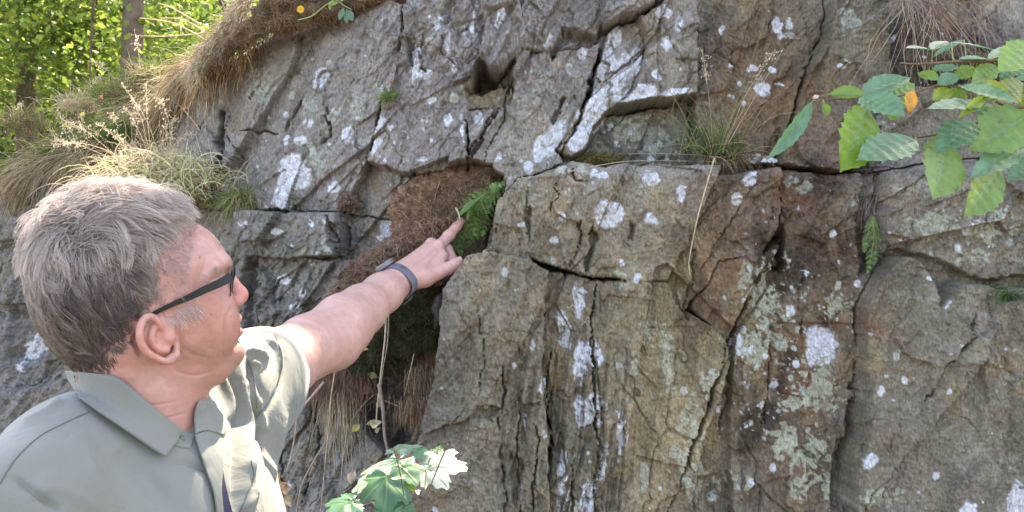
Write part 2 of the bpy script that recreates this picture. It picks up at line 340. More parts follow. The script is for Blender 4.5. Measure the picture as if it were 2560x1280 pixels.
hole([(1560,545),(1580,560),(1575,600),(1560,600)], .02)
hole([(1500,690),(1560,690),(1545,740),(1520,790),(1490,760)], .012, 14)
hole([(1940,600),(1965,580),(1950,680),(1925,680)], .04)
hole([(2170,420),(2230,430),(2200,660),(2160,700),(2150,560)], .035, 10)
hole([(2040,170),(2080,110),(2060,240),(2030,300),(2000,290)], .03, 14)
hole([(830,560),(850,560),(845,610),(830,625),(825,600)], .035, 6)
hole([(1200,985),(1260,1000),(1230,1030),(1190,1020)], .03, 8)
hole([(1280,1100),(1310,1130),(1290,1240),(1270,1200)], .03, 10)
hole([(2100,1120),(2140,1000),(2160,900),(2172,960),(2150,1060),(2110,1280),(2085,1280)], .035, 8)
hole([(0,770),(120,800),(130,860),(40,930),(0,900)], .03, 20)
hole([(620,640),(640,650),(640,850),(610,850),(600,700)], .05, 12)
CR = [  # cracks: points, half width px, depth m
 ([(1752,-170),(1750,60),(1752,200),(1746,330),(1740,370)], 3.5, .09), ([(1510,95),(1500,150),(1482,210),(1462,262)], 6, .08), ([(1462,262),(1440,320),(1398,385)], 3, .03),
 ([(1165,300),(1172,360),(1165,410),(1150,440)], 5, .06), ([(1165,268),(1210,268),(1275,262)], 2, .02), ([(1236,272),(1205,335),(1175,372)], 2, .03), ([(1240,170),(1262,210),(1262,300),(1235,340),(1200,420)], 2.5, .03),
 ([(1290,452),(1420,410),(1560,412),(1760,406),(1950,410),(2120,430),(2270,416),(2400,390),(2560,384),(2850,378)], 5, .07), ([(1515,60),(1590,40),(1640,12),(1720,-60)], 4, .06), ([(1525,268),(1560,268),(1690,246),(1748,232)], 5, .05),
 ([(1685,148),(1745,148)], 1.6, .015), ([(1952,430),(1945,500),(1942,580),(1900,640)], 3, .05), ([(2235,300),(2235,400)], 3, .03), ([(1975,300),(1965,380)], 2, .02),
 ([(2430,780),(2410,840),(2345,905),(2320,960),(2290,1000)], 3, .035), ([(2470,420),(2475,520),(2465,560)], 2, .02), ([(2230,330),(2215,420),(2200,520)], 5, .05),
 ([(1370,870),(1366,1000),(1372,1130),(1365,1280),(1365,1440)], 5, .06), ([(1300,960),(1290,1100),(1300,1280)], 3, .03), ([(1480,700),(1470,850),(1482,1000),(1478,1200),(1480,1440)], 3, .04), ([(1340,1040),(1330,1180),(1345,1440)], 3, .035),
 ([(1420,1120),(1425,1280),(1415,1440)], 2.5, .03), ([(1258,900),(1262,960),(1250,1040),(1262,1200),(1250,1440)], 3, .03), ([(1200,760),(1215,880),(1205,960)], 2, .018),
 ([(1800,860),(1760,1000),(1700,1160),(1650,1300)], 4, .04), ([(1930,860),(1925,960),(1905,1060)], 3, .03), ([(1820,870),(1825,1000),(1800,1100)], 4, .03), ([(1730,620),(1720,720),(1700,800)], 2, .02), ([(2015,640),(2000,760),(2010,850)], 2, .015),
 ([(630,170),(632,200),(610,240)], 2, .02), ([(590,322),(640,318),(672,326)], 3, .03), ([(740,240),(725,262),(700,310)], 3, .025), ([(800,250),(815,330),(790,350)], 3, .03), ([(950,240),(925,330),(905,400)], 3.5, .04),
 ([(470,520),(560,522),(700,526),(840,528),(975,545)], 4, .05), ([(820,540),(840,600),(836,650)], 3, .03), ([(1060,60),(1050,130),(1062,190)], 2, .02), ([(1110,90),(1100,130),(1150,175)], 2.5, .02), ([(560,270),(556,330),(590,400)], 2, .02),
 ([(1005,0),(1005,70),(985,170)], 3.5, .04), ([(1230,470),(1232,540),(1205,620)], 3, .03), ([(1245,545),(1240,590),(1220,612)], 3, .02), ([(1440,560),(1446,590),(1432,640),(1410,690)], 2.5, .03), ([(1840,520),(1790,600),(1740,680)], 2.5, .02),
 ([(1430,430),(1435,462),(1460,462)], 2.5, .03), ([(1385,460),(1388,500),(1370,540)], 2, .02), ([(60,600),(90,700),(60,780)], 4, .05), ([(150,410),(130,470),(60,520)], 3, .03), ([(120,540),(180,520),(200,500)], 3, .04), ([(20,480),(30,540)], 3, .03),
 ([(640,860),(700,980),(680,1130),(700,1280)], 3, .03), ([(760,1000),(780,1120),(740,1280)], 3, .03), ([(1030,900),(1010,1000),(980,1060)], 3, .03),
]
jx = PX + 4 * n4_ + fbm(X * 60, Z * 60, 81, 3) * 5 + fbm(X * 14, Z * 14, 82, 2) * 3; jy = PY + fbm(X * 60, Z * 60, 83, 3) * 5 + fbm(X * 14, Z * 14, 84, 2) * 3
crk = np.zeros_like(PX); HC = np.zeros_like(PX)
for pts, hw, dep in CR:
    xs = [a for a, b in pts]; ys = [b for a, b in pts]
    m = (PX > min(xs) - 30) & (PX < max(xs) + 30) & (PY > min(ys) - 30) & (PY < max(ys) + 30)
    d, t = lined(jx[m], jy[m], pts); wv_ = hw * .72 * (.25 + 1.1 * np.abs(vn(t * 9, t * 0 + hw, 85))) * (1 - .6 * np.abs(2 * t - 1) ** 4)
    k = 1 - smooth(wv_ * .7, wv_ * 1.4, d); crk[m] = np.maximum(crk[m], k * dep * .8)
    ang = np.array(pts[-1], float) - np.array(pts[0], float); ang /= np.hypot(*ang) + 1e-9; sg_ = np.sign((jx[m] - pts[0][0]) * ang[1] - (jy[m] - pts[0][1]) * ang[0]); HC[m] += np.where(sg_ > 0, 1, -.4) * (.009 if hw > 2.2 else .005) * np.exp(-d / 22) * np.sin(np.pi * np.clip(t, .02, .98)) ** .4 * (1 if int(pts[0][0]) % 2 else -1)
# joints between slabs
bj = (1 - smooth(0, 4.5, BD)) * np.clip(.5 + fbm(X * 10, Z * 10, 86, 3) * 1.6, 0, 1) * .018
# short random fissures along and across the bedding
f1, f2, *_ = voro(Sw * 9 + .15 * fbm(X * 30, Z * 30, 87, 2), Tw * 4, 88)
fis = (1 - smooth(.0, .035, f2 - f1)) * smooth(.12, .5, fbm(X * 5, Z * 5, 89, 3)) * .009
f1b, f2b, *_ = voro(Sw * 34, Tw * 12, 90)
fis += (1 - smooth(.0, .05, f2b - f1b)) * smooth(.05, .5, fbm(X * 7, Z * 7, 92, 3)) * .0045 * rough
LEAN = .05 * smooth(450, 380, PY) * smooth(1250, 1500, PX) * -1
HT = H + h + HC - crk - bj - fis + LEAN
# silhouette of the top on the left: the crest curls away
SIL = np.interp(PX + wx, [-300, 0, 60, 150, 240, 330, 400, 455, 480, 500, 545, 600, 650, 700, 760, 840, 900, 960, 1000, 1060], [500, 455, 440, 372, 330, 300, 262, 232, 190, 165, 155, 130, 105, 92, 68, 38, 28, 14, -60, -240]) + 8 * fbm(X * 20, Z * 20, 93, 3) - 42 * smooth(480, 620, PX) - 6
edge = PY - SIL; HT = HT - .05 * np.exp(-np.clip(edge, 0, None) / 14)
YB2 = YB - HT
n_x = np.gradient(ybase(gp), gp)[None, :] * 0
RX = X * (1 - 0 * HT); RV = np.stack([RX, YB2, CAMZ + Z + .0 * HT], -1)
# ------------------------------------------------------------------ colours of the stone itself
def mixc(c, col, k): return c + (np.array(col) - c) * k[..., None]
col = np.zeros(PX.shape + (3,)) + np.array([.240, .226, .205])
col = mixc(col, (.265, .243, .236), ell(1100, 260, 700, 330, .7))
col = mixc(col, (.285, .27, .262), ell(1330, 330, 160, 220, .6) * .7)
col = mixc(col, (.225, .195, .145), ell(1420, 820, 420, 500, .6) * .9)
col = mixc(col, (.285, .235, .15), ell(1680, 980, 170, 330, .7) * .9)
col = mixc(col, (.185, .135, .090), ell(1930, 200, 170, 260, .5) * .8)
col = mixc(col, (.15, .105, .066), ell(2000, 820, 200, 560, .5) * .85)
col = mixc(col, (.175, .12, .08), ell(1850, 540, 140, 170, .6) * .75)
col = mixc(col, (.195, .175, .142), ell(2400, 950, 260, 360, .4) * .9)
col = mixc(col, (.23, .205, .175), ell(2400, 520, 240, 130, .5) * .7)
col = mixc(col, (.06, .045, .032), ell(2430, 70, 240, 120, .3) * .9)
col = mixc(col, (.17, .155, .115), ell(2170, 160, 120, 180, .5) * .7)
col = mixc(col, (.14, .145, .12), ell(1620, 330, 140, 80, .4) * .8)
col = mixc(col, (.33, .27, .17), ell(1215, 235, 55, 35, .4) * .8)
col = mixc(col, (.30, .25, .17), ell(1680, 190, 80, 90, .6) * .45)
col = mixc(col, (.22, .205, .18), ell(660, 240, 260, 240, .6) * .6)
col = mixc(col, (.155, .15, .135), ell(650, 900, 330, 330, .6) * .5)
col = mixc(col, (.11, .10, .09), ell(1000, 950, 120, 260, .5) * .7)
col = mixc(col, (.115, .115, .12), ell(60, 850, 120, 130, .5) * .6)
n1 = fbm(X * 4, Z * 4, 101, 5, .6); n2 = fbm(X * 11, Z * 9, 102, 5, .6); n3 = fbm(S * 22, T * 5, 103, 5, .6); n4 = fbm(X * 40, Z * 40, 104, 4, .6)
col = mixc(col, (.26, .19, .10), smooth(.15, .6, n2) * .5)           # ochre stain
col = mixc(col, (.20, .175, .20), smooth(.1, .55, n1) * .35 * smooth(700, 300, PY + 0 * PX))
col = mixc(col, (.15, .165, .11), smooth(.2, .6, fbm(X * 6, Z * 6, 105, 5, .6)) * .38)   # green algae
col = mixc(col, (.10, .085, .07), smooth(.15, .6, n3) * .45); col = mixc(col, (.33, .31, .29), smooth(.2, .6, fbm(X * 18 + 5, Z * 14, 115, 5, .65)) * .35)
rbr = ell(1960, 800, 260, 600, .6)
col = mixc(col, (.21, .085, .045), smooth(.2, .55, fbm(X * 9, Z * 9, 106, 4)) * .5 * rbr)
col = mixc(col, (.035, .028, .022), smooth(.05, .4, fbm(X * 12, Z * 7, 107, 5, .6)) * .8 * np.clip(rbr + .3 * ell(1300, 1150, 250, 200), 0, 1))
idr = h2(RID.astype(float), RID * 0. + 3, 5); col = col * (.90 + .2 * idr)[..., None]
col *= (1 + .30 * n4 + .18 * n2 + .22 * fbm(X * 150, Z * 150, 108, 3))[..., None]
g_ = col.mean(-1, keepdims=True); wm_ = np.clip(smooth(380, 560, PY) * smooth(1050, 1250, PX) + smooth(1730, 1800, PX), 0, 1)[..., None]; col = (col * .98 + g_ * .02) * 1.08 * (1 + wm_ * (np.array([1.02, .99, .91]) - 1)); flat = 1 - smooth(1.0, 2.6, np.hypot(np.gradient(HT, axis=1) / np.gradient(X, axis=1), np.gradient(HT, axis=0) / np.gradient(Z, axis=0)))
lich = np.zeros_like(PX); n130 = fbm(X * 110, Z * 110, 109, 3)
bx = PX + fbm(X * 35, Z * 35, 111, 4, .6) * 13; by = PY + fbm(X * 35, Z * 35, 112, 4, .6) * 13
WH = (.70, .73, .80); PG = (.47, .49, .38); GR = (.40, .43, .38)
def blob(cx, cy, rx, ry, ang=0, c=WH, k=.92, ragg=.25):
    global col, lich
    r = max(rx, ry) * 1.8 + 16
    i0 = np.searchsorted(gq, cy - r); i1 = np.searchsorted(gq, cy + r); j0 = np.searchsorted(gp, cx - r); j1 = np.searchsorted(gp, cx + r)
    s = (slice(i0, i1), slice(j0, j1))
    if i1 <= i0 or j1 <= j0: return
    a = math.radians(ang); dx = bx[s] - cx; dy = by[s] - cy
    u = (dx * math.cos(a) - dy * math.sin(a)) / rx; v = (dx * math.sin(a) + dy * math.cos(a)) / ry
    d = np.hypot(u, v) + (ragg * n4[s] if ragg < .5 else .5 * n4[s] + 1.1 * n130[s] + .12)
    m = (1 - smooth(.86, 1.06, d)) * k * flat[s]
    tex = .92 + .28 * vn(PX[s] / 6, PY[s] / 6, 113) * .5
    col[s] = col[s] + (np.array(c) * tex[..., None] - col[s]) * m[..., None]; lich[s] = np.maximum(lich[s], m)
for b in [ # large crusts seen in the photograph
 (790,185,16,32,-12),(1025,447,30,17,8),(720,430,40,45,-20),(530,460,34,40,0),(690,490,22,30,10),(742,345,16,14),(650,515,10,8),
 (1160,75,9,14),(1045,160,8,60,-5),(1160,330,8,40,8),(940,350,14,40,-25),(1240,390,7,16,-20),(1510,190,26,80,-14),(1485,275,36,60,-35),(1450,330,28,50,-30),(1590,240,45,26,8),(1560,170,26,50,-10),(1600,140,18,34,-12),
 (1660,30,16,18),(1530,90,22,36,-10),(1640,195,14,12),(1665,110,14,20),(1390,340,30,54,-30),(1350,370,20,34,-20),(1120,110,8,30,8),(1095,60,9,22),(1185,60,8,30,10),(1140,170,10,16),(1080,250,12,9),(1120,300,9,14),(1200,290,12,20,20),(1060,400,14,10),(1250,60,9,20,-20),(860,330,16,22,-20),(770,300,9,12),(700,345,10,12),(820,465,14,12),(1460,120,12,16),(1425,160,9,14),(1480,440,14,12),(1700,60,10,18),(1820,60,9,12),(1850,230,8,7),(2200,330,12,18),(620,560,12,8),(700,580,16,9),(780,560,10,8),(930,600,16,12),(1320,420,10,20),(1370,100,10,16),(1060,190,20,10),
 (1935,205,25,21),(2123,152,13,12),(1980,190,12,7),(1960,150,10,8),(1865,438,20,28),(1905,395,20,16),(1945,402,20,18),(1615,450,20,18),(1685,490,14,26),(1510,540,40,32,10),(1495,445,17,15),(1612,552,15,12),(1400,548,10,11),
 (1380,600,14,10,20),(1545,658,8,9),(1580,690,10,11),(1440,745,18,44,5),(1405,815,15,48,4),(1440,900,18,60,2),(1475,870,22,36,0),(1480,1010,30,42),(1445,1020,14,44),(1325,850,7,14),(1285,900,7,8),(1350,950,9,18),(1312,560,10,7),(1310,1030,8,14),
 (2060,865,44,56,0),(2185,970,8,14),(1545,210,16,40,0),(1500,250,30,16),(1690,235,40,10,6),(1540,1060,12,60,0),(1460,1230,18,60),(1400,1180,12,90,0),(1500,1140,10,50),(2540,1250,34,50),(2395,1265,22,20),(2330,690,20,10,20),(2350,740,14,30),
 (675,1125,14,12),(700,1230,8,12),(735,770,14,10),(700,700,16,12),(610,850,20,10),(755,735,10,14),(950,560,24,30,-20),(1840,150,7,8),(1975,35,16,20,20),(2010,30,10,18),(1985,60,9,9),(1905,150,14,9),(1875,195,7,6),(2420,90,6,5),(150,500,16,40,-20),(60,860,18,50,-20),(30,900,12,40)]:
    blob(*b[:4], b[4] if len(b) > 4 else 0)
for b in [(1940,790,36,90,5),(1880,870,34,60),(1900,740,40,70),(1860,700,16,50),(1945,640,26,26),(2050,980,46,70,-10),(1760,950,26,36,10),(1725,1060,26,70,5),(1665,960,14,44),(1700,1140,30,70,20),(2000,1140,70,44,0),(1960,1100,36,30),(2090,760,24,34,-20),(2140,800,12,40),
 (1610,830,18,30),(1655,880,18,60,5),(1540,700,14,20),(1580,905,16,24),(1730,1200,30,50),(2070,1210,14,50,15),(1840,1210,30,24),(1990,1010,30,24),(1990,1210,40,30),(2180,1230,40,30),(1600,1180,14,40),(2010,60,24,10),(2140,35,24,36,10),(820,290,18,30),(880,260,22,40,-10),(790,400,26,40,-20),(900,350,18,14),
 (640,210,30,44,20),(760,260,20,24),(1640,320,60,50),(1560,300,20,30),(2300,470,90,20),(2480,560,70,40),(2330,560,60,30),(2230,330,30,50),(2020,470,26,16),(1980,450,16,18),(1600,460,14,30),(2440,640,60,18)]:
    blob(*b[:4], b[4] if len(b) > 4 else 0, c=PG if b[0] > 1500 and b[1] > 500 else GR, k=.72, ragg=.75)
# many small crusts
dens = .05 + .45 * ell(1620, 330, 120, 90) + .30 * ell(1350, 500, 160, 130) + .75 * ell(1920, 800, 130, 300) + .35 * ell(2400, 550, 230, 120) + .35 * ell(1150, 250, 220, 220) + .3 * ell(760, 580, 180, 60) + .3 * ell(1460, 950, 90, 300) + .2 * ell(2050, 1150, 200, 150) + .15 * ell(800, 330, 200, 200) + .25 * ell(1600, 150, 120, 130)
cl = smooth(-.25, .45, fbm(X * 8, Z * 8, 121, 3))
for cell, pr, kk, sd_ in ((44, .40, .9, 131), (24, .45, .85, 141), (11, .26, .6, 151)):
    f1, f2, cx_, cy_, ci, cj = voro((PX + wx * .6) / cell, (PY * .85 + wy * .6) / cell, sd_)
    rr = h2(ci, cj, sd_ + 2) ** 2 * .36 + .09; ok = h2(ci, cj, sd_ + 3) < dens * pr * (.3 + 1.2 * cl)
    m = np.where(ok, 1 - smooth(rr * .75, rr * 1.1, f1 + .06 * n4), 0) * kk * flat
    cc = np.where((h2(ci, cj, sd_ + 4) < .55)[..., None], np.array(WH) * .92, np.array(GR) * 1.1)
    col = col + (cc - col) * m[..., None]; lich = np.maximum(lich, m)
# moss and soil caught along ledges and in the wide cracks
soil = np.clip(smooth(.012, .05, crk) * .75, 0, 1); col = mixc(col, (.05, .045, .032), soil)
col = np.clip(col, .012, .75)
RV[..., 1] -= lich * .0009
# ------------------------------------------------------------------ mesh per slab
ny, nx = PX.shape; vid = np.arange(ny * nx).reshape(ny, nx)
keep = edge > 0
cellk = keep[:-1, :-1] & keep[1:, :-1] & keep[:-1, 1:] & keep[1:, 1:]
rid = RID[:-1, :-1]
quads = np.stack([vid[:-1, :-1], vid[1:, :-1], vid[1:, 1:], vid[:-1, 1:]], -1)
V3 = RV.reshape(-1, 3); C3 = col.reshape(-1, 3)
# the whole face as one low-cost tree for placing things on it
st_ = 3; sub = RV[::st_, ::st_]; kk_ = keep[::st_, ::st_]; sy, sx = sub.shape[:2]; sv = np.arange(sy * sx).reshape(sy, sx)
sk = kk_[:-1, :-1] & kk_[1:, 1:]; sq = np.stack([sv[:-1, :-1], sv[1:, :-1], sv[1:, 1:], sv[:-1, 1:]], -1)[sk]
ROCK = BVHTree.FromPolygons(sub.reshape(-1, 3).tolist(), sq.tolist())
def hit(px, py, off=.0):
    d = Vector(P(px, py, 1.) - np.array([0, 0, CAMZ])).normalized(); r = ROCK.ray_cast(Vector((0, 0, CAMZ)), d)
    if r[0] is None: return P(px, py, float(ybase(px)) + .1)
    return np.array(r[0]) - np.array(d) * off
# smooth vertex normals come from the geometry of each slab; neighbouring slabs share their border positions
face = empty('rock_face', (0, 1.8, CAMZ), 'grey brown layered rock face with pale lichen crusts', None, None, 'structure')
names = [r[0] for r in REG] + ['rock_slab']; rid = rid.copy()
for i in range(len(REG)):
    if (cellk & (rid == i)).sum() < 300: rid[rid == i] = -1
for i in list(range(len(REG))) + [-1]:
    m = cellk & (rid == i)
    if not m.any(): continue
    q = quads[m]; u, inv = np.unique(q, return_inverse=True); inv = inv.reshape(q.shape)
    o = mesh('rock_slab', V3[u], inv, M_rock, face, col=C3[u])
    if i >= 0 and m.sum() > 400: o['label'] = names[i].replace('_', ' ') + ' of the layered rock face'
# ------------------------------------------------------------------ solid modelling by distance fields
import openvdb
class Field:
    def __init__(s, lo, hi, vox):
        s.lo = np.array(lo, float); s.vox = vox; s.n = np.ceil((np.array(hi) - s.lo) / vox).astype(int) + 1
        s.a = np.full(s.n, .06, np.float32)
        s.ax = [s.lo[i] + vox * np.arange(s.n[i]) for i in range(3)]
    def sub(s, lo, hi, pad):
        i0 = np.clip(((np.array(lo) - pad - s.lo) / s.vox).astype(int), 0, s.n - 1); i1 = np.clip(((np.array(hi) + pad - s.lo) / s.vox).astype(int) + 2, 1, s.n)
        sl = tuple(slice(a, b) for a, b in zip(i0, i1))
        g = np.meshgrid(*[s.ax[k][sl[k]] for k in range(3)], indexing='ij', sparse=True); return sl, g
    def put(s, sl, d, k, op='add'):
        a = s.a[sl]
        if op == 'sub': d = -d; a2 = -a; b2 = -d   # smooth max(a, -d)
        if op == 'add':
            h = np.clip(.5 + .5 * (a - d) / k, 0, 1); s.a[sl] = a + (d - a) * h - k * h * (1 - h)
        else:
            h = np.clip(.5 - .5 * (a - d) / k, 0, 1); s.a[sl] = a + (d - a) * h + k * h * (1 - h)
    def cone(s, p, q, r0, r1, k=.006, op='add'):
        p = np.array(p, float); q = np.array(q, float); m = max(r0, r1)
        sl, (x, y, z) = s.sub(np.minimum(p, q) - m, np.maximum(p, q) + m, 2.5 * k + .004)
        v = q - p; L = v @ v + 1e-12; t = np.clip(((x - p[0]) * v[0] + (y - p[1]) * v[1] + (z - p[2]) * v[2]) / L, 0, 1)
        d = np.sqrt((x - p[0] - t * v[0]) ** 2 + (y - p[1] - t * v[1]) ** 2 + (z - p[2] - t * v[2]) ** 2) - (r0 + (r1 - r0) * t)
        s.put(sl, d, k, op)
    def chain(s, pts, rad, k=.006, op='add'):
        for i in range(len(pts) - 1): s.cone(pts[i], pts[i + 1], rad[i], rad[i + 1], k, op)
    def ell(s, c, r, k=.006, op='add', M=None):
        c = np.array(c, float); r = np.array(r, float); m = r.max()
        sl, (x, y, z) = s.sub(c - m, c + m, 2.5 * k + .004); x = x - c[0]; y = y - c[1]; z = z - c[2]
        if M is not None:
            M = np.array(M); x, y, z = [M[i][0] * x + M[i][1] * y + M[i][2] * z for i in range(3)]
        g = np.sqrt((x / r[0]) ** 2 + (y / r[1]) ** 2 + (z / r[2]) ** 2); g2 = np.sqrt((x / r[0] ** 2) ** 2 + (y / r[1] ** 2) ** 2 + (z / r[2] ** 2) ** 2) + 1e-6
        s.put(sl, g * (g - 1) / g2, k, op)
    def mesh(s):
        g = openvdb.FloatGrid(.06); g.copyFromArray(s.a.astype(np.float32), tolerance=0); g.gridClass = openvdb.GridClass.LEVEL_SET
        v, q = g.convertToQuads(0.0)
        return v.astype(float) * s.vox + s.lo, q.astype(np.int64)[:, ::-1]
def vnormals(v, q):
    n = np.zeros_like(v); a = v[q[:, 2]] - v[q[:, 0]]; b = v[q[:, 3]] - v[q[:, 1]]; c = np.cross(a, b)
    for k in range(4): np.add.at(n, q[:, k], c)
    return nrm(n)
# ------------------------------------------------------------------ frames of the man
HY = 1.02; HO = P(335, 700, HY)                      # middle of the head
vr = nrm(np.array([HO[0], HO[1], 0.0])); rt = np.array([vr[1], -vr[0], 0.0]); UP = np.array([0, 0, 1.0])
yaw = math.radians(5); fa = rt * math.cos(yaw) + vr * math.sin(yaw); fc = -vr * math.cos(yaw) + rt * math.sin(yaw)   # forward; towards his right ear
SX, SZ = 2362.0, 2173.0
A = lambda px: (px - 335) / SX
B = lambda py: (700 - py) / SZ
SY_ = math.sin(yaw)
def L3(px, py, c):
    k = 1 - abs(c) / 1.109; return np.array([A(px) * k - abs(c) * SY_, B(py) * k, c])
def toworld(v): v = np.asarray(v); return HO + v[..., 0:1] * fa + v[..., 1:2] * UP + v[..., 2:3] * fc
# ---- head, neck
fh = Field((-.125, -.27, -.11), (.13, .10, .11), .00125)
prof = [(470,548),(505,560),(540,584),(565,614),(580,645),(584,662),(577,682),(573,705),(576,745),(584,775),(598,793),(603,808),(597,826),(601,846),(592,864),(609,884),(607,904),(590,919),(560,930),(520,938),(470,944),(410,940),(340,930),(250,925),(185,900),(140,860),(108,800),(90,735),(90,665),(112,600),(160,548),(230,510),(310,495),(400,508)]
pc = cr([(A(a), B(b)) for a, b in prof], 4, True)
ga, gb = np.meshgrid(fh.ax[0], fh.ax[1], indexing='ij')
e = -polysd(ga, gb, [tuple(p) for p in pc]).astype(np.float32)
def blr(a, n):
    for _ in range(n): a = (np.roll(a, 1, 0) + np.roll(a, -1, 0) + np.roll(a, 1, 1) + np.roll(a, -1, 1)) / 4
    return a
es = e + (blr(e, 60) - e) * smooth(.0, .02, e)
fwd = smooth(.02, .105, ga); low = smooth(-.01, -.10, gb)
W = .077 - .024 * smooth(.03, .105, ga) - .008 * low * (1 - .5 * fwd); E = .072
u = np.clip((E - es) / E, 0, 3)
sc3 = fh.ax[2][None, None, :]
g = np.sqrt(np.abs(u[..., None]) ** 2.2 + (np.abs(sc3) / W[..., None]) ** 2.2 + 1e-9) ** (2 / 2.2)
fh.a = ((g - 1) * .062).astype(np.float32)
# neck
fh.chain([L3(330, 860, 0), L3(345, 1000, 0), L3(345, 1120, 0), L3(335, 1280, 0)], [.058, .060, .064, .075], .02)
fh.chain([L3(420, 925, 0), L3(425, 1010, 0), L3(430, 1100, 0)], [.036, .032, .034], .03)
fh.chain([L3(300, 880, .045), L3(380, 1000, .035), L3(450, 1085, .012)], [.016, .013, .010], .02)       # neck muscle
fh.chain([L3(480, 930, .02), L3(540, 925, .012), L3(560, 915, 0)], [.02, .016, .014], .02)               # soft chin
# brow, sockets, eyes, nose
for sg in (1, -1):
    fh.ell(L3(552, 692, .044 * sg), (.020, .013, .016), .012, 'sub')
    fh.ell(L3(545, 700, .033 * sg), (.0135, .0125, .0135), .003)
    fh.chain([L3(574, 660, .008 * sg), L3(566, 655, .026 * sg), L3(540, 668, .045 * sg), L3(520, 690, .052 * sg)], [.007, .0075, .007, .005], .010)
    fh.chain([L3(562, 694, .022 * sg), L3(561, 690, .033 * sg), L3(545, 700, .046 * sg)], [.0028, .003, .0025], .003)   # upper lid
    fh.chain([L3(561, 712, .022 * sg), L3(560, 715, .034 * sg), L3(544, 709, .047 * sg)], [.0024, .0026, .002], .003)   # lower lid
    fh.chain([L3(563, 727, .022 * sg), L3(556, 733, .036 * sg), L3(535, 722, .050 * sg)], [.004, .0045, .004], .008)    # bag
    fh.ell(L3(525, 770, .042 * sg), (.032, .024, .018), .02)
    fh.ell(L3(530, 835, .038 * sg), (.034, .028, .018), .02)
    fh.ell(L3(601, 760, .0105 * sg), (.0095, .008, .0075), .004)                                            # wing of the nose
    fh.cone(L3(604, 772, .006 * sg), L3(600, 768, .009 * sg), .0028, .0028, .003, 'sub')
    fh.chain([L3(592, 772, .020 * sg), L3(583, 800, .027 * sg), L3(580, 840, .033 * sg)], [.0016, .0022, .0010], .007, 'sub')
fh.chain([L3(577, 686, 0), L3(588, 705, 0), L3(600, 725, 0), L3(612, 741, 0)], [.0055, .0065, .0075, .0098], .008)
fh.ell(L3(615, 744, 0), (.0085, .0095, .0105), .006)
fh.chain([L3(600, 773, 0), L3(604, 790, 0)], [.004, .003], .006)
# lips
fh.chain([L3(608, 804, 0), L3(603, 811, .010), L3(584, 821, .022)], [.0046, .0044, .0026], .004); fh.chain([L3(608, 804, 0), L3(603, 811, -.010), L3(584, 821, -.022)], [.0046, .0044, .0026], .004)
fh.chain([L3(609, 839, 0), L3(603, 838, .010), L3(583, 828, .021)], [.0054, .005, .0026], .004); fh.chain([L3(609, 839, 0), L3(603, 838, -.010), L3(583, 828, -.021)], [.0054, .005, .0026], .004)
fh.chain([L3(614, 822, 0), L3(606, 823, .010), L3(590, 824, .020), L3(580, 828, .026)], [.0030, .0028, .0020, .001], .0015, 'sub')
fh.ell(L3(598, 892, 0), (.011, .013, .017), .012)
# ear (his right one)
for sg in (1, -1):
    e0 = .0695
    def EP(px, py, c): return L3(px, py, (e0 + c) * sg)
    th = math.radians(-22); M = [[math.cos(th), math.sin(th), 0], [-math.sin(th), math.cos(th), .0], [0, 0, 1]]
    fh.ell(EP(396, 842, .006), (.0165, .0235, .0055), .004, M=M)
    fh.ell(EP(391, 836, .0180), (.0120, .0180, .0075), .003, 'sub', M=M)
    hel = cr([(412,832,.006),(402,812,.012),(392,797,.014),(378,788,.0155),(361,793,.0165),(351,812,.018),(349,838,.019),(357,862,.018),(372,880,.016),(392,893,.013),(412,902,.010),(430,905,.007)], 3)
    fh.chain([EP(*p) for p in hel], [.0027 + .0009 * math.sin(i / len(hel) * 3) for i in range(len(hel))], .0018)
    fh.chain([EP(*p) for p in [(428,896,.006),(441,890,.004),(444,868,.000),(440,848,-.001)]], [.0048, .0042, .003, .003], .004)
    ant = cr([(392,806,.0085),(383,822,.0105),(379,842,.0125),(386,861,.0115),(402,873,.0095),(420,874,.008)], 3)
    fh.chain([EP(*p) for p in ant], [.0028] * len(ant), .003)
    fh.chain([EP(*p) for p in [(424,830,.002),(427,845,.006),(425,856,.004)]], [.0038, .0042, .003], .004)
    fh.chain([EP(*p) for p in [(399,832,.004),(404,850,.004),(412,858,.004)]], [.0036, .0048, .0036], .003, 'sub')
    fh.ell(EP(414, 846, -.002), (.0035, .004, .007), .002, 'sub')
    fh.chain([EP(*p) for p in [(345,812,-.004),(341,845,-.004),(352,875,-.004)]], [.0035, .004, .0035], .005, 'sub')
hv, hq = fh.mesh()
_n = vnormals(hv, hq); _k = 1 - np.abs(hv[:, 2]) / 1.109; _x = (hv[:, 0] + np.abs(hv[:, 2]) * SY_) / _k * SX + 335; _y = 700 - hv[:, 1] / _k * SZ
for pts, w_, g_ in [([(505,585),(535,612),(556,640)],2.4,.0007),([(525,578),(550,600),(568,628)],2.2,.0007),([(488,600),(515,622),(540,652)],2.2,.0005),([(538,700),(522,692),(505,690)],2.0,.0006),([(538,708),(520,710),(504,716)],2.0,.0006),([(536,716),(522,724),(508,734)],2.0,.0005),([(590,772),(578,798),(573,830),(577,862)],4.0,.0016),([(572,862),(566,884),(572,905)],4.0,.0009),
                    ([(280,985),(360,1012),(450,1008)],3.0,.0011),([(310,1030),(400,1048),(470,1040)],3.0,.0010),([(450,862),(490,892),(545,905)],6.0,.0009),([(560,728),(545,736),(528,732)],2.4,.0008),([(448,800),(452,840),(462,880)],2.5,.0007),([(440,930),(490,945),(540,938)],4.0,.0010)]:
    d_, t_ = lined(_x, _y, cr(pts, 5)[:, :2].tolist()); hv = hv - _n * (g_ * np.exp(-(d_ / w_) ** 2) * np.sin(np.pi * np.clip(t_, .02, .98)) ** .5)[:, None]
hvw = toworld(hv)
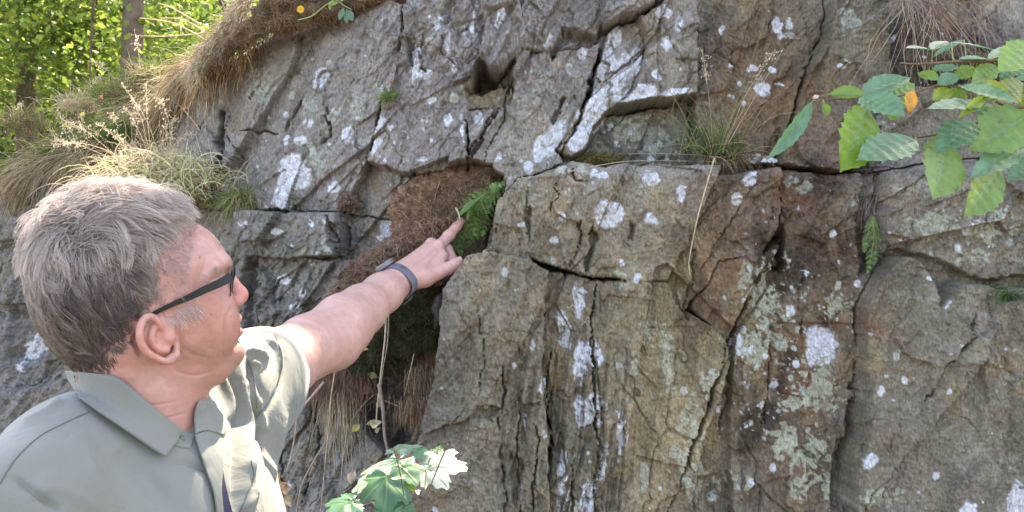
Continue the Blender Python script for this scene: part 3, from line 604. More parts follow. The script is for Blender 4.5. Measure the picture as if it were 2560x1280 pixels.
# ---- arm and pointing hand
SH = P(632, 955, 1.24); EL = P(826, 845, 1.45); WR = P(992, 706, 1.67)
fm = Field((-.46, 1.10, 1.30), (-.03, 1.88, 1.74), .0017)
f1_ = P(712, 905, 1.33); f2_ = P(770, 868, 1.40); f3_ = P(860, 812, 1.49); f4_ = P(905, 774, 1.555); f5_ = P(955, 734, 1.62)
fm.chain([SH, f1_, f2_, EL, f3_, f4_, f5_, WR], [.052, .0465, .0455, .0455, .0430, .0375, .0315, .0300], .03)
fm.chain([EL, f3_ + np.array([0, 0, .004]), f4_], [.038, .040, .032], .02)
fm.ell(P(838, 872, 1.45), (.03, .035, .025), .02)
W1 = P(1012, 690, 1.69)
K1 = P(1091, 622, 1.745); K2 = P(1078, 616, 1.763); K3 = P(1070, 625, 1.778); K4 = P(1064, 640, 1.787)
fm.cone(WR, W1, .0300, .0265, .012)
fm.chain([W1 + (0, 0, .006), K1], [.020, .0150], .012); fm.chain([W1 + (0, 0, .008), K2], [.020, .0135], .012); fm.chain([W1, K3], [.020, .013], .012); fm.chain([W1, K4], [.018, .012], .012)
fm.cone(P(1040, 688, 1.69), P(1085, 662, 1.73), .019, .016, .014)
fm.cone(P(1078, 607, 1.763), P(1082, 609, 1.76), .0105, .010, .006)
fm.cone(P(1099, 612, 1.745), P(1095, 614, 1.745), .0105, .010, .006)
# index finger
fm.chain([K1, P(1122, 590, 1.775), P(1141, 567, 1.79), P(1153, 552, 1.80)], [.0118, .0108, .0098, .0082], .003)
fm.cone(P(1120, 590, 1.773), P(1124, 588, 1.775), .0114, .0114, .004)
# curled fingers
def fing(k, a, b, c, r): fm.chain([k, a, b, c], [r * 1.08, r, r * .95, r * .88], .0022)
fing(K2, P(1118, 622, 1.775), P(1131, 648, 1.765), P(1108, 662, 1.745), .0105)
fing(K3, P(1104, 640, 1.795), P(1117, 665, 1.785), P(1094, 676, 1.762), .0100)
fing(K4, P(1092, 658, 1.80), P(1100, 680, 1.79), P(1080, 688, 1.77), .0088)
# thumb
fm.chain([P(1015, 704, 1.675), P(1062, 694, 1.690), P(1096, 682, 1.700)], [.0185, .0170, .0135], .010)
fm.chain([P(1096, 682, 1.700), P(1122, 671, 1.708), P(1138, 661, 1.712), P(1147, 655, 1.714)], [.0128, .0122, .0116, .0092], .004)
fm.cone(P(1096, 665, 1.715), P(1108, 640, 1.735), .010, .010, .010)
av, aq = fm.mesh()
# tendons, veins: low relief on the back of the hand
an = vnormals(av, aq); ax_, ay_ = proj(av)
def ridge(v, n, px, py, pts, w, hgt):
    d, t = lined(px, py, pts); return v + n * (hgt * np.exp(-(d / w) ** 2) * np.sin(np.clip(t, .02, .98) * math.pi) ** .5)[:, None] * (n[:, 1] < .2)[:, None]
av = ridge(av, an, ax_, ay_, [(1020,672),(1055,645),(1085,618)], 4.5, .0016)
av = ridge(av, an, ax_, ay_, [(1022,684),(1058,662),(1092,632)], 4.5, .0013)
av = ridge(av, an, ax_, ay_, [(1040,700),(1070,680),(1095,655)], 3.5, .0010)
for pts in ([(1115,580),(1121,596)], [(1119,578),(1125,594)], [(1138,560),(1145,573)], [(1112,665),(1116,680)], [(1128,655),(1133,669)]): av = ridge(av, an, ax_, ay_, pts, 1.3, -.0007)
# torso core under the shirt keeps head and arm one body
core, cf = tube([toworld(L3(335, 1200, 0)), P(400, 1180, 1.10), P(520, 1020, 1.18), SH], [.06, .07, .055, .045], 16)
bv = np.concatenate([hvw, av, np.array(core)]); cq = np.array([f for f in cf if len(f) == 4]) + len(hvw) + len(av)
bq = np.concatenate([hq, aq + len(hvw), cq])
# skin colour: set by what the skin is (lips, ear, nose and cheek redder; scalp darker under the hair so no bald skin shows)
def g3(v, p, r): return np.exp(-np.sum(((v - p) / r) ** 2, -1))
base = np.array([.385, .192, .155]); cs = np.tile(base, (len(hv), 1))
def tint(c, k): 
    global cs; cs = cs + (np.array(c) - cs) * np.clip(k, 0, 1)[:, None]
kc = 1 - np.abs(hv[:, 2]) / 1.109; hx = (hv[:, 0] + np.abs(hv[:, 2]) * SY_) / kc * SX + 335; hy = 700 - hv[:, 1] / kc * SZ
vnz = lambda s_, f: np.array(fbm(hv[:, 0] * f + hv[:, 2] * f * .7, hv[:, 1] * f, s_, 4))
tint((.38, .155, .115), .7 * g3(hv, L3(530, 790, .05), (.03, .03, .06)))
tint((.50, .19, .16), .85 * g3(hv, L3(612, 745, 0), (.014, .02, .03)))
tint((.50, .215, .17), .7 * np.exp(-((hx - 398) / 70) ** 2 - ((hy - 845) / 80) ** 2) * smooth(.066, .076, np.abs(hv[:, 2])))
tint((.37, .18, .14), .6 * smooth(880, 980, hy))
tint((.53, .33, .29), .5 * g3(hv, L3(540, 620, .03), (.03, .03, .08)))
lipm = np.exp(-((hx - 600) / 22) ** 2 - ((hy - 824) / 19) ** 2) * smooth(12, 7, np.abs(hy - 824 - (600 - hx) * .05) / 1.9) * smooth(592, 598, hx)
tint((.34, .125, .115), .6 * lipm)
tint((.52, .30, .25), .3 * smooth(.1, .5, vnz(3, 60))); tint((.38, .165, .12), .35 * smooth(.1, .5, vnz(5, 45)))
mot = vnz(31, 230) * .5 + vnz(33, 110) * .5; cs = cs * (1 + .16 * mot)[:, None]; tint((.34, .25, .22), .28 * smooth(.05, .4, vnz(35, 420)) * smooth(800, 850, hy) * smooth(460, 520, hx))
for (px_, py_) in ((404, 910), (536, 788), (560, 610), (505, 640)): tint((.16, .09, .07), .9 * (1 - smooth(2.0, 3.2, np.hypot(hx - px_, hy - py_))) * (hv[:, 2] > 0))
hairpoly = [(440,520),(415,560),(392,600),(402,640),(430,690),(436,735),(462,772),(438,792),(405,778),(352,786),(335,820),(318,870),(300,905),(270,945),(160,950),(60,900),(40,500),(300,430),(480,500)]
hsd = polysd(hx, hy, hairpoly); scalp = 1 - smooth(-75, -5, hsd + 14 * vnz(9, 80))
tint((.10, .075, .065), .88 * scalp)
ca = np.tile(np.array([.51, .305, .262]), (len(av), 1)) * (1 + .14 * fbm(av[:, 1] * 150 + av[:, 0] * 60, av[:, 2] * 150, 41, 4))[:, None]; an1 = fbm(av[:, 1] * 28, av[:, 2] * 28 + av[:, 0] * 9, 12, 4)
ca += (np.array([.48, .25, .21]) - ca) * smooth(.0, .5, an1)[:, None] * .4
ca += (np.array([.57, .30, .26]) - ca) * smooth(1020, 1090, ax_)[:, None] * .5
for pp in ((1143, 543), (1147, 652)): pass
cc_ = np.tile(base, (len(core), 1))
M_skin = mat_std('skin', .42, var=.07, scale=70, bump=.5, bscale=330, bdist=.001, spec=.45, sss=.18)
ppl = empty('person', P(335, 1280, 1.1) * (1, 1, 0), 'grey haired man in sage polo shirt and black glasses pointing at the rock', 'person')
body = mesh('body', bv, bq, M_skin, ppl, col=np.concatenate([cs, ca, cc_]))
HEAD = BVHTree.FromPolygons(hvw.tolist(), hq.tolist())
def ray(tree, px, py):
    d = Vector(P(px, py, 1.) - np.array([0, 0, CAMZ])).normalized(); r = tree.ray_cast(Vector((0, 0, CAMZ)), d)
    return None if r[0] is None else np.array(r[0])
# nails
M_nail = mat_std('fingernail', .3, col=(.50, .29, .25), var=.03, spec=.5)
def nail(c, ax, nrm_, L_, Wd):
    ax = nrm(ax); nn = nrm(nrm_ - ax * np.dot(ax, nrm_)); sd = np.cross(ax, nn); V = []; Fq = []
    for i in range(6):
        for j in range(7):
            s_ = (i / 5 - .5) * 2; t_ = (j / 6 - .5) * 2; wdt = Wd * math.sqrt(max(.15, 1 - .55 * abs(s_) ** 3)); V.append(c + ax * s_ * L_ + sd * t_ * wdt + nn * (-.0022 * t_ * t_ - .0006 * s_ * s_))
    for i in range(5):
        for j in range(6): Fq.append((i * 7 + j, (i + 1) * 7 + j, (i + 1) * 7 + j + 1, i * 7 + j + 1))
    return V, Fq
for c_, a_, n_ in ((P(1149, 553, 1.80) + (-.004, -.001, .0088), P(1153, 552, 1.80) - P(1141, 567, 1.79), (-.5, -.3, .8)), (P(1146, 655, 1.714) + (.001, -.0075, .0075), P(1147, 655, 1.714) - P(1122, 671, 1.708), (0, -.7, .7))):
    v_, f_ = nail(c_, a_, np.array(n_, float), .0055, .0055); mesh('fingernail', v_, f_, M_nail, ppl)
# eyes
M_eye = mat_std('eye', .1, col=(.75, .72, .68), var=.05, spec=.6); M_iris = mat_std('iris', .1, col=(.10, .13, .15), var=.1, spec=.6)
# ---- hair
hn = vnormals(hvw, hq)
def hair():
    top = hy < 640
    m = (hsd < 4) & ~((np.abs(hv[:, 2]) > .072) & (hx > 330) & (hy > 786))
    idx = np.nonzero(m)[0]; dens = 1 - .88 * smooth(-50, 4, hsd[idx]); sel = R.choice(idx, 30000, p=dens / dens.sum())
    x = hx[sel].copy(); y = hy[sel].copy(); pos = hvw[sel] + R.normal(0, .0004, (len(sel), 3)); n = hn[sel]
    side = np.sign(hv[sel, 2]); bald = smooth(-60, 0, hsd[sel])
    # length by place on the head (m)
    Ln = .024 + .030 * smooth(640, 540, y) + .012 * smooth(240, 120, x) * smooth(860, 700, y)
    shortside = smooth(310, 400, x) * smooth(600, 720, y); Ln = Ln * (1 - .62 * shortside) ; Ln = Ln * (1 - .45 * smooth(800, 930, y)) * (1 - .55 * smooth(370, 470, x) * smooth(520, 580, y)) * (1 - .45 * bald) * R.uniform(.7, 1.2, len(sel))
    NS = 9; pts = [pos.copy()]
    cl = R.choice(len(sel), 1500, replace=False)
    # nearest clump centre, in blocks
    near = np.zeros(len(sel), int)
    for s0 in range(0, len(sel), 3000):
        dd = ((pos[s0:s0 + 3000, None] - pos[cl][None]) ** 2).sum(-1); near[s0:s0 + 3000] = dd.argmin(1)
    fly = R.normal(0, 1, (len(sel), 3)) * (R.rand(len(sel), 1) < .14) * .5; ph = R.uniform(0, 6.28, 1500)[near]; cj_ = R.normal(0, 1, (1500, 3))[near]
    cx0, cy0 = 175, 602
    cen = toworld(L3(300, 700, 0))
    for k in range(NS):
        t = k / NS
        rx = x - cx0; ry = y - cy0; rr = np.hypot(rx, ry) + 1e-6
        ux = rx / rr; uy = ry / rr
        # sweep: over the top forwards, on the side forwards and down, at the back down
        fx = ux * .6 + .50 * smooth(150, 260, x) * (1 - .75 * smooth(560, 700, y)) - .75 * smooth(370, 450, x) * smooth(560, 620, y); fy = uy * .5 + .75 * smooth(540, 680, y) + .25 * smooth(640, 560, y) * t
        fx = fx + .25 * np.sin(ph) ; fy = fy + .25 * np.cos(ph * 1.7)
        lat = -.25 * side * smooth(620, 540, y)
        d = fx[:, None] * fa + (-fy)[:, None] * UP + lat[:, None] * fc + cj_ * .48 + R.normal(0, .13, (len(sel), 3)) + fly
        nn = nrm(pos - cen) * .5 + n * .5; nn = nrm(nn)
        d = nrm(d - nn * (d * nn).sum(-1, keepdims=True))
        lift = (.42 - .80 * t) * (1 - .25 * shortside) + .42 * smooth(600, 520, y) * (1 - t * .8) * (np.abs(cj_[:, 0]) * .6 + .5)
        lift = np.where(x < 200, lift + .02, lift)
        d = nrm(d + nn * lift[:, None] + np.array([0, 0, -.12]) * t)
        pos = pos + d * (Ln / NS)[:, None]; pts.append(pos.copy())
        q = pos - HO; x = q @ fa * SX + 335; y = 700 - q @ UP * SZ
    pts = np.stack(pts, 1)
    gtip = pts[cl][near]; tt = np.linspace(0, 1, NS + 1)[None, :, None] ** 1.4; kk = (R.uniform(.1, .85, len(sel)) * (1 - .4 * shortside))[:, None, None]
    pts = pts + (gtip - gtip[:, :1] + pts[:, :1] * .25 + gtip[:, :1] * .75 - pts) * tt * kk
    S_ = Strands(); x0 = hx[sel]; y0 = hy[sel]
    grey = .50 + .38 * smooth(700, 560, y0) + .35 * smooth(420, 470, x0) * smooth(640, 740, y0) - .42 * smooth(630, 720, y0) * smooth(390, 300, x0) * (1 - .5 * smooth(180, 100, x0)) + .22 * smooth(170, 90, x0) + .12 * fbm(x0 / 60, y0 / 60, 21, 2)
    tanm = smooth(240, 120, x0) * smooth(720, 820, y0)
    rnd = R.uniform(0, 1, len(sel)); cg = R.uniform(-.18, .18, 1500)[near]
    for i in range(len(sel)):
        gk = min(max(grey[i] + cg[i] + (rnd[i] - .5) * .55, 0), 1)
        tip = np.array([.11, .078, .065]) * (1 - gk) + np.array([.64, .55, .50]) * gk
        tip = tip + (np.array([.42, .32, .24]) * (.5 + .7 * gk) - tip) * tanm[i] * .5
        S_.add(pts[i], .00022 if shortside[i] > .5 else .00030, .00010, tip * .36, tip)
    return S_
mh, t_, N_, L_ = newmat('grey brown hair'); o_ = N_('ShaderNodeOutputMaterial'); b_ = N_('ShaderNodeBsdfPrincipled'); a_ = N_('ShaderNodeAttribute'); a_.attribute_name = 'col'
L_(a_.outputs['Color'], b_.inputs['Base Color']); b_.inputs['Roughness'].default_value = .38; b_.inputs['Specular IOR Level'].default_value = .6; tr_ = N_('ShaderNodeBsdfTranslucent'); L_(a_.outputs['Color'], tr_.inputs[0])
ms_ = N_('ShaderNodeMixShader'); ms_.inputs[0].default_value = .3; L_(b_.outputs[0], ms_.inputs[1]); L_(tr_.outputs[0], ms_.inputs[2]); L_(ms_.outputs[0], o_.inputs[0])
hair().build('hair', mh, ppl)
ar = Strands()      # fine hairs of brow, sideburn and forearm
for _ in range(260):
    t = random.random(); q = L3(572 - 34 * t, 657 + 16 * t + random.uniform(-5, 5), .018 + .030 * t); w_ = toworld(q + np.array([.004, 0, .004]))
    r_ = HEAD.find_nearest(Vector(w_)); p0 = np.array(r_[0]); nn = np.array(r_[1]); d = nrm(-fa * .8 + UP * random.uniform(-.2, .6) + nn * .5)
    ar.add([p0, p0 + d * .004, p0 + d * .008 - UP * .001], .00013, .00005, (.45, .36, .30))
ar.build('eyebrow', mh, ppl)
sb = Strands(); sbm = np.nonzero((polysd(hx, hy, [(418,786),(452,768),(486,752),(496,768),(488,790),(450,802),(425,800)]) < 9) & (hv[:, 2] > .03))[0]
for i in R.choice(sbm, 210):
    d = nrm(fa * R.uniform(.2, .8) - UP * R.uniform(.3, .9) + hn[i] * .5 + R.normal(0, .2, 3)); l_ = R.uniform(.005, .013); c_ = np.array([.62, .55, .51]) * R.uniform(.55, 1.1)
    sb.add([hvw[i], hvw[i] + d * l_ * .5, hvw[i] + d * l_ - UP * .001], .00016, .00006, c_, c_)
for i in R.choice(np.nonzero((polysd(hx, hy, [(380,560),(440,520),(500,560),(480,620),(470,700),(440,740),(410,700),(400,620)]) < 0) & (hv[:, 2] > .0))[0], 900):
    d = nrm(fa * R.uniform(.1, .7) * (1 if hy[i] > 600 else .6) - UP * R.uniform(-.2, .7) * (1 if hy[i] > 600 else -.4) + hn[i] * .5 + R.normal(0, .3, 3)); l_ = R.uniform(.008, .020) * (1 if hx[i] < 450 else .6); c_ = np.array([.42, .36, .33]) * R.uniform(.5, 1.2)
    sb.add([hvw[i], hvw[i] + d * l_ * .5, hvw[i] + d * l_ - UP * .001], .00014, .00005, c_, c_)
sb.build('sideburn', mh, ppl)
AT = BVHTree.FromPolygons(av.tolist(), aq.tolist()); ah = Strands()
for _ in range(2600):
    i = R.randint(len(av)); 
    if not (840 < ax_[i] < 1075) or an[i][1] > .5: continue
    if 962 < ax_[i] < 1034 and ax_[i] < 1034: continue
    d = nrm(nrm(WR - EL) * .9 + an[i] * .35 + R.normal(0, .25, 3)); p0 = av[i]; l_ = random.uniform(.004, .010)
    ah.add([p0, p0 + d * l_ * .5, p0 + d * l_ - an[i] * .001], .00006, .00003, (.62, .46, .32))
ah.build('arm_hair', mh, ppl)
# ---- glasses
M_gl = mat_std('matt black spectacle frame', .45, col=(.005, .005, .006), var=.1, spec=.3)
def P3(px, py, c): return toworld(L3(px, py, c))
gls = empty('glasses', P3(590, 700, 0)); gls.parent = ppl; gls.location = P3(590, 700, 0) - np.array(ppl.location)
def glink(name, v, f, mat, sm=False):
    me = bpy.data.meshes.new(name); me.from_pydata([tuple(map(float, p)) for p in np.asarray(v) - P3(590, 700, 0)], [], [tuple(q) for q in f]); me.materials.append(mat)
    if sm: me.shade_smooth()
    o = bpy.data.objects.new(name, me); C.objects.link(o); o.parent = gls; return o
for sg in (1, -1):
    cl_ = [(591,690,.0665,.0052),(560,706,.074,.0046),(520,722,.0785,.0042),(480,740,.0795,.0036),(440,756,.0795,.0028),(410,769,.0785,.0024),(385,781,.0765,.0022),(360,800,.0735,.0022),(350,825,.070,.002)]
    pts = cr([(p[0], p[1], p[2], p[3]) for p in cl_], 4); V = []; Fq = []
    for i, (px_, py_, c_, hh) in enumerate(pts):
        ce = L3(px_, py_, c_ * sg); d = nrm(np.array([A(pts[min(i + 1, len(pts) - 1)][0]) - A(pts[max(i - 1, 0)][0]), B(pts[min(i + 1, len(pts) - 1)][1]) - B(pts[max(i - 1, 0)][1]), 0])); up = np.array([-d[1], d[0], 0]) * -1
        for (a_, b_) in ((1, 1), (1, -1), (-1, -1), (-1, 1)): V.append(toworld(ce + up * hh * a_ + np.array([0, 0, .0013 * b_])))
    for i in range(len(pts) - 1):
        for k in range(4): Fq.append((i * 4 + k, i * 4 + (k + 1) % 4, i * 4 + 4 + (k + 1) % 4, i * 4 + 4 + k))
    Fq += [(3, 2, 1, 0), tuple(len(pts) * 4 - 4 + k for k in range(4))]
    glink('temple', V, Fq, M_gl)
    ring = []
    for k in range(32):
        t = 2 * math.pi * k / 32; uu = math.copysign(abs(math.cos(t)) ** .7, math.cos(t)); vv = math.copysign(abs(math.sin(t)) ** .7, math.sin(t)) 
        ring.append((.036 + .0255 * uu, vv * .0165))
    def lens_pt(c_, z_): return L3(596 - 2.0 * 0 - (abs(c_) / .06) ** 2 * 5, 706, c_ * sg) + np.array([.10 * z_, z_, 0])
    rp = [toworld(lens_pt(*q)) for q in ring]
    v_, f_ = tube(rp + [rp[0]], [(.0019 if q[1] > .004 else .0009) for q in ring + [ring[0]]], 6, False); glink('rim', v_, f_, M_gl, True)
    mg, tg, Ng, Lg = newmat('clear lens'); og = Ng('ShaderNodeOutputMaterial'); g_ = Ng('ShaderNodeBsdfGlossy'); g_.inputs['Roughness'].default_value = .03; tp = Ng('ShaderNodeBsdfTransparent'); fr = Ng('ShaderNodeFresnel'); fr.inputs[0].default_value = 1.5
    mm = Ng('ShaderNodeMixShader'); Lg(fr.outputs[0], mm.inputs[0]); Lg(tp.outputs[0], mm.inputs[1]); Lg(g_.outputs[0], mm.inputs[2]); Lg(mm.outputs[0], og.inputs[0])
    glink('lens', rp, [tuple(range(32))], mg)
bp_ = [toworld(L3(593, 698, c_)) + UP * (.0015 - 30 * c_ * c_ * .1) for c_ in np.linspace(-.011, .011, 7)]; v_, f_ = tube(bp_, .0016, 6); glink('bridge', v_, f_, M_gl, True)
# ---- watch
M_band = mat_std('grey blue rubber strap', .55, col=(.115, .12, .15), var=.08, spec=.4); M_case = mat_std('watch case metal', .3, col=(.15, .155, .165), var=.1, spec=.5); M_glass = mat_std('dark watch glass', .12, col=(.06, .065, .075), var=.1, spec=.6); M_dark = mat_std('painted hole shade', .8, col=(.02, .02, .025))
wc = P(990, 706, 1.668); wx_ = nrm(WR - f5_); wu = nrm(np.array([-.62, -.25, .75]) - wx_ * np.dot(wx_, np.array([-.62, -.25, .75]))); wv = np.cross(wx_, wu)
wch = empty('watch', wc); wch.parent = ppl; wch.location = wc - np.array(ppl.location)
def wl(name, v, f, mat, sm=True):
    me = bpy.data.meshes.new(name); me.from_pydata([tuple(map(float, p)) for p in np.asarray(v) - wc], [], [tuple(q) for q in f]); me.materials.append(mat)
    if sm: me.shade_smooth()
    o = bpy.data.objects.new(name, me); C.objects.link(o); o.parent = wch
    bm_ = o.modifiers.new('b', 'BEVEL'); bm_.width = .0006; bm_.segments = 2; bm_.limit_method = 'ANGLE'; return o
def armr(d, off=0.0):     # distance from the wrist axis to the skin in direction d
    o = wc + wx_ * off; r = AT.ray_cast(Vector(o + d * .07), Vector(-d)); return .031 if r[0] is None else min(.038, max(.024, float(np.dot(np.array(r[0]) - o, d))))
V = []; Fq = []; NB = 56; hw = .0105
for k in range(NB):
    t = 2 * math.pi * k / NB; d = wu * math.cos(t) + wv * math.sin(t); r0 = max(armr(d, -hw), armr(d, hw), armr(d)) + .0006
    for (o_, th_) in ((-hw, 0), (-hw, .0020), (-hw * .5, .0027), (0, .0029), (hw * .5, .0027), (hw, .0020), (hw, 0)): V.append(wc + wx_ * o_ + d * (r0 + th_))
for k in range(NB):
    for j in range(7): Fq.append((k * 7 + j, k * 7 + (j + 1) % 7, ((k + 1) % NB) * 7 + (j + 1) % 7, ((k + 1) % NB) * 7 + j))
wl('strap', V, Fq, M_band)
camdir = nrm(np.array([0, 0, CAMZ]) - wc)
for i in range(9):      # row of strap holes: flat dark ovals painted for the shade inside
    t = math.atan2(np.dot(camdir, wv), np.dot(camdir, wu)) + (-.50 + i * .125) * (1 if np.dot(np.cross(wx_, camdir), UP) else 1); d = wu * math.cos(t) + wv * math.sin(t); r0 = armr(d) + .0036; sd = np.cross(wx_, d)
    cc2 = wc + d * r0 + wx_ * .0008; v_ = [cc2 + wx_ * .0034 * math.cos(a) + sd * .0011 * math.sin(a) for a in np.linspace(0, 2 * math.pi, 12, False)]; wl('strap_hole', v_, [tuple(range(12))], M_dark, False)
V = []; r0 = armr(wu) + .002
for (rr_, z0) in ((.0165, 0), (.0188, .002), (.0190, .0075), (.0170, .0098)):
    for k in range(36): t = 2 * math.pi * k / 36; V.append(wc + wu * (r0 + z0) + wx_ * rr_ * math.cos(t) + wv * rr_ * math.sin(t))
Fq = [(j * 36 + k, j * 36 + (k + 1) % 36, j * 36 + 36 + (k + 1) % 36, j * 36 + 36 + k) for j in range(3) for k in range(36)] + [tuple(range(36))[::-1]]
wl('watch_case', V, Fq, M_case); v_ = [wc + wu * (r0 + .0095) + wx_ * .0172 * math.cos(t) + wv * .0172 * math.sin(t) for t in np.linspace(0, 2 * math.pi, 36, False)] + [wc + wu * (r0 + .0112)]
wl('watch_glass', v_, [(k, (k + 1) % 36, 36) for k in range(36)], M_glass)
# loose strap end
dn = -UP * .9 + camdir * .3; t0 = math.atan2(np.dot(dn, wv), np.dot(dn, wu)); V = []
for i in range(10):
    t = t0 + (-.45 + i * .11); d = wu * math.cos(t) + wv * math.sin(t); r0 = armr(d) + .0045 + .0055 * math.sin(i / 9 * math.pi)
    for o_, th_ in ((-.006, 0), (-.006, .0018), (.010, .0018), (.010, 0)): V.append(wc + wx_ * (o_ + .004) + d * (r0 + th_))
Fq = [(i * 4 + k, i * 4 + (k + 1) % 4, i * 4 + 4 + (k + 1) % 4, i * 4 + 4 + k) for i in range(9) for k in range(4)] + [(3, 2, 1, 0), (36, 37, 38, 39)]
wl('strap_end', V, Fq, M_band)
# ------------------------------------------------------------------ polo shirt
def clothmat():
    m, t, N, L = newmat('sage green jersey cloth'); out = N('ShaderNodeOutputMaterial'); b = N('ShaderNodeBsdfPrincipled'); tc = N('ShaderNodeTexCoord')
    n = N('ShaderNodeTexNoise'); n.inputs['Scale'].default_value = 5; n.inputs['Detail'].default_value = 4; L(tc.outputs['Object'], n.inputs[0])
    r = N('ShaderNodeValToRGB'); r.color_ramp.elements[0].position = .3; r.color_ramp.elements[0].color = (.145, .152, .132, 1); r.color_ramp.elements[1].position = .7; r.color_ramp.elements[1].color = (.172, .180, .158, 1)
    L(n.outputs[0], r.inputs[0]); L(r.outputs[0], b.inputs['Base Color']); b.inputs['Roughness'].default_value = .7; b.inputs['Sheen Weight'].default_value = .25; b.inputs['Specular IOR Level'].default_value = .25
    n2 = N('ShaderNodeTexNoise'); n2.inputs['Scale'].default_value = 900; n2.inputs['Detail'].default_value = 2; L(tc.outputs['Object'], n2.inputs[0])
    n3 = N('ShaderNodeTexNoise'); n3.inputs['Scale'].default_value = 14; n3.inputs['Detail'].default_value = 4; n3.inputs['Distortion'].default_value = .8; L(tc.outputs['Object'], n3.inputs[0])
    b1 = N('ShaderNodeBump'); b1.inputs['Strength'].default_value = .25; b1.inputs['Distance'].default_value = .0006; L(n2.outputs[0], b1.inputs['Height'])
    b2 = N('ShaderNodeBump'); b2.inputs['Strength'].default_value = .55; b2.inputs['Distance'].default_value = .012; L(n3.outputs[0], b2.inputs['Height']); L(b1.outputs[0], b2.inputs['Normal']); L(b2.outputs[0], b.inputs['Normal'])
    L(b.outputs[0], out.inputs[0]); return m
M_cloth = clothmat(); M_seam = mat_std('seam thread', .8, col=(.10, .105, .09), var=.2); M_navy = mat_std('dark navy cloth', .75, col=(.022, .024, .05), var=.15, bump=.2, bscale=700, bdist=.0005)
th_ = math.radians(32); tf = rt * math.cos(th_) - vr * math.sin(th_); tl = -(vr * math.cos(th_)) - rt * math.sin(th_)
NBk = P(335, 1050, 1.05); CC = NBk + tf * .035 - UP * .27
ts = Field((-.86, .62, .92), (-.12, 1.50, 1.62), .0032)
Mx = [list(tl), list(tf), list(UP)]
ts.a[:] = .2
ts.ell(CC, (.185, .135, .30), .01, M=Mx); ts.ell(CC - UP * .15, (.175, .135, .33), .05, M=Mx)
ts.ell(NBk + tf * .055 - UP * .17 - tl * .07, (.105, .085, .13), .05, M=Mx); ts.ell(NBk + tf * .05 - UP * .17 + tl * .08, (.105, .08, .13), .05, M=Mx)
RS = NBk + tl * .178 - UP * .062 - tf * .01
LS = P(640, 948, 1.25)
ts.chain([NBk - UP * .03 - tf * .01, NBk + tl * .09 - UP * .032 - tf * .015, RS], [.066, .062, .066], .05)
ts.chain([RS, RS + tl * .03 - UP * .16, RS + tl * .03 - UP * .34 + tf * .03], [.066, .060, .056], .03)
ts.chain([NBk - UP * .03, P(520, 985, 1.18), LS], [.066, .062, .060], .06)
ts.ell(P(590, 1060, 1.19), (.06, .06, .075), .05)
SE_ = P(664, 925, 1.335); sax = nrm(SE_ - LS)
ts.chain([LS, LS + (SE_ - LS) * .5 - UP * .004, SE_ + sax * .05 - UP * .004], [.061, .064, .067], .03)
ts.chain([LS - UP * .03, SE_ - UP * .040 - sax * .0, SE_ + sax * .05 - UP * .042], [.055, .046, .046], .03)
# sleeve end cut square to the arm and hollow
sl_, (gx, gy, gz) = ts.sub(SE_ - .17, SE_ + .17, 0)
pl = (gx - SE_[0]) * sax[0] + (gy - SE_[1]) * sax[1] + (gz - SE_[2]) * (sax[2]) ; pl = pl - .22 * (SE_[2] - gz)
far = np.sqrt((gx - SE_[0]) ** 2 + (gy - SE_[1]) ** 2 + (gz - SE_[2]) ** 2)
ts.a[sl_] = np.where(far < .16, np.maximum(ts.a[sl_], pl), ts.a[sl_])
ts.chain([SE_ - sax * .09, SE_ + sax * .08 - UP * .004], [.050, .0645], .004, 'sub'); ts.chain([SE_ - sax * .07 - UP * .036, SE_ + sax * .08 - UP * .042], [.034, .043], .006, 'sub')
# neck opening
ts.chain([NBk + UP * .12, NBk - UP * .03, NBk - UP * .04], [.072, .066, .05], .01, 'sub')
ts.chain([P(470, 1050, .99), P(500, 1100, .985)], [.02, .012], .012, 'sub')
tv, tq = ts.mesh(); tn = vnormals(tv, tq); tx, ty = proj(tv)
tocam = nrm(np.array([0, 0, CAMZ]) - tv); fac = smooth(-.15, .25, (tn * tocam).sum(-1))
def fold(pts, w, hgt, w2=None):
    global tv
    d, t = lined(tx, ty, cr(pts, 5)[:, :2].tolist()); tv = tv + tn * (hgt * np.exp(-(d / w) ** 2) * (np.clip(np.sin(np.clip(t, .0, 1) * math.pi), 0, 1) ** .5) * fac * 1.35)[:, None]
for q in [([(612,880),(640,893),(668,905)], 5, .010), ([(625,905),(650,925)], 5, .006), ([(660,850),(690,872),(702,930)], 6, .006), ([(690,835),(712,900),(690,980),(650,1040)], 7, -.004),
          ([(595,905),(600,1000),(605,1100),(600,1280)], 9, .012), ([(575,915),(578,1000),(585,1100),(580,1280)], 6, -.010), ([(545,930),(560,1000),(570,1050)], 8, .010), ([(620,900),(628,980),(640,1060)], 6, -.012),
          ([(610,950),(640,1010),(655,1080)], 10, .006), ([(640,940),(650,1000),(632,1060)], 5, -.006), ([(675,920),(660,980),(640,1030)], 7, .006), ([(635,1060),(645,1130),(655,1200)], 7, -.010),
          ([(600,1160),(618,1220),(600,1280)], 8, .008), ([(630,1100),(640,1190),(610,1280)], 7, .008),
          ([(0,1090),(70,1060),(160,1045)], 20, .002), ([(20,1220),(110,1170),(220,1150)], 30, -.002), ([(60,1240),(150,1225),(260,1280)], 16, .002), ([(30,1190),(90,1240),(150,1280)], 10, -.005),
          ([(300,1120),(380,1200),(440,1280)], 26, -.005), ([(180,1090),(240,1180),(300,1280)], 30, .004), ([(440,1150),(490,1165),(520,1180)], 10, -.005), ([(150,1000),(120,1030),(60,1060)], 10, .004)]: fold(*q)
nz = fbm(tv[:, 0] * 9 + tv[:, 1] * 5, tv[:, 2] * 6, 203, 3); tv = tv + tn * (nz * .004)[:, None]
shirt = mesh('polo_shirt', tv, tq, M_cloth, ppl)
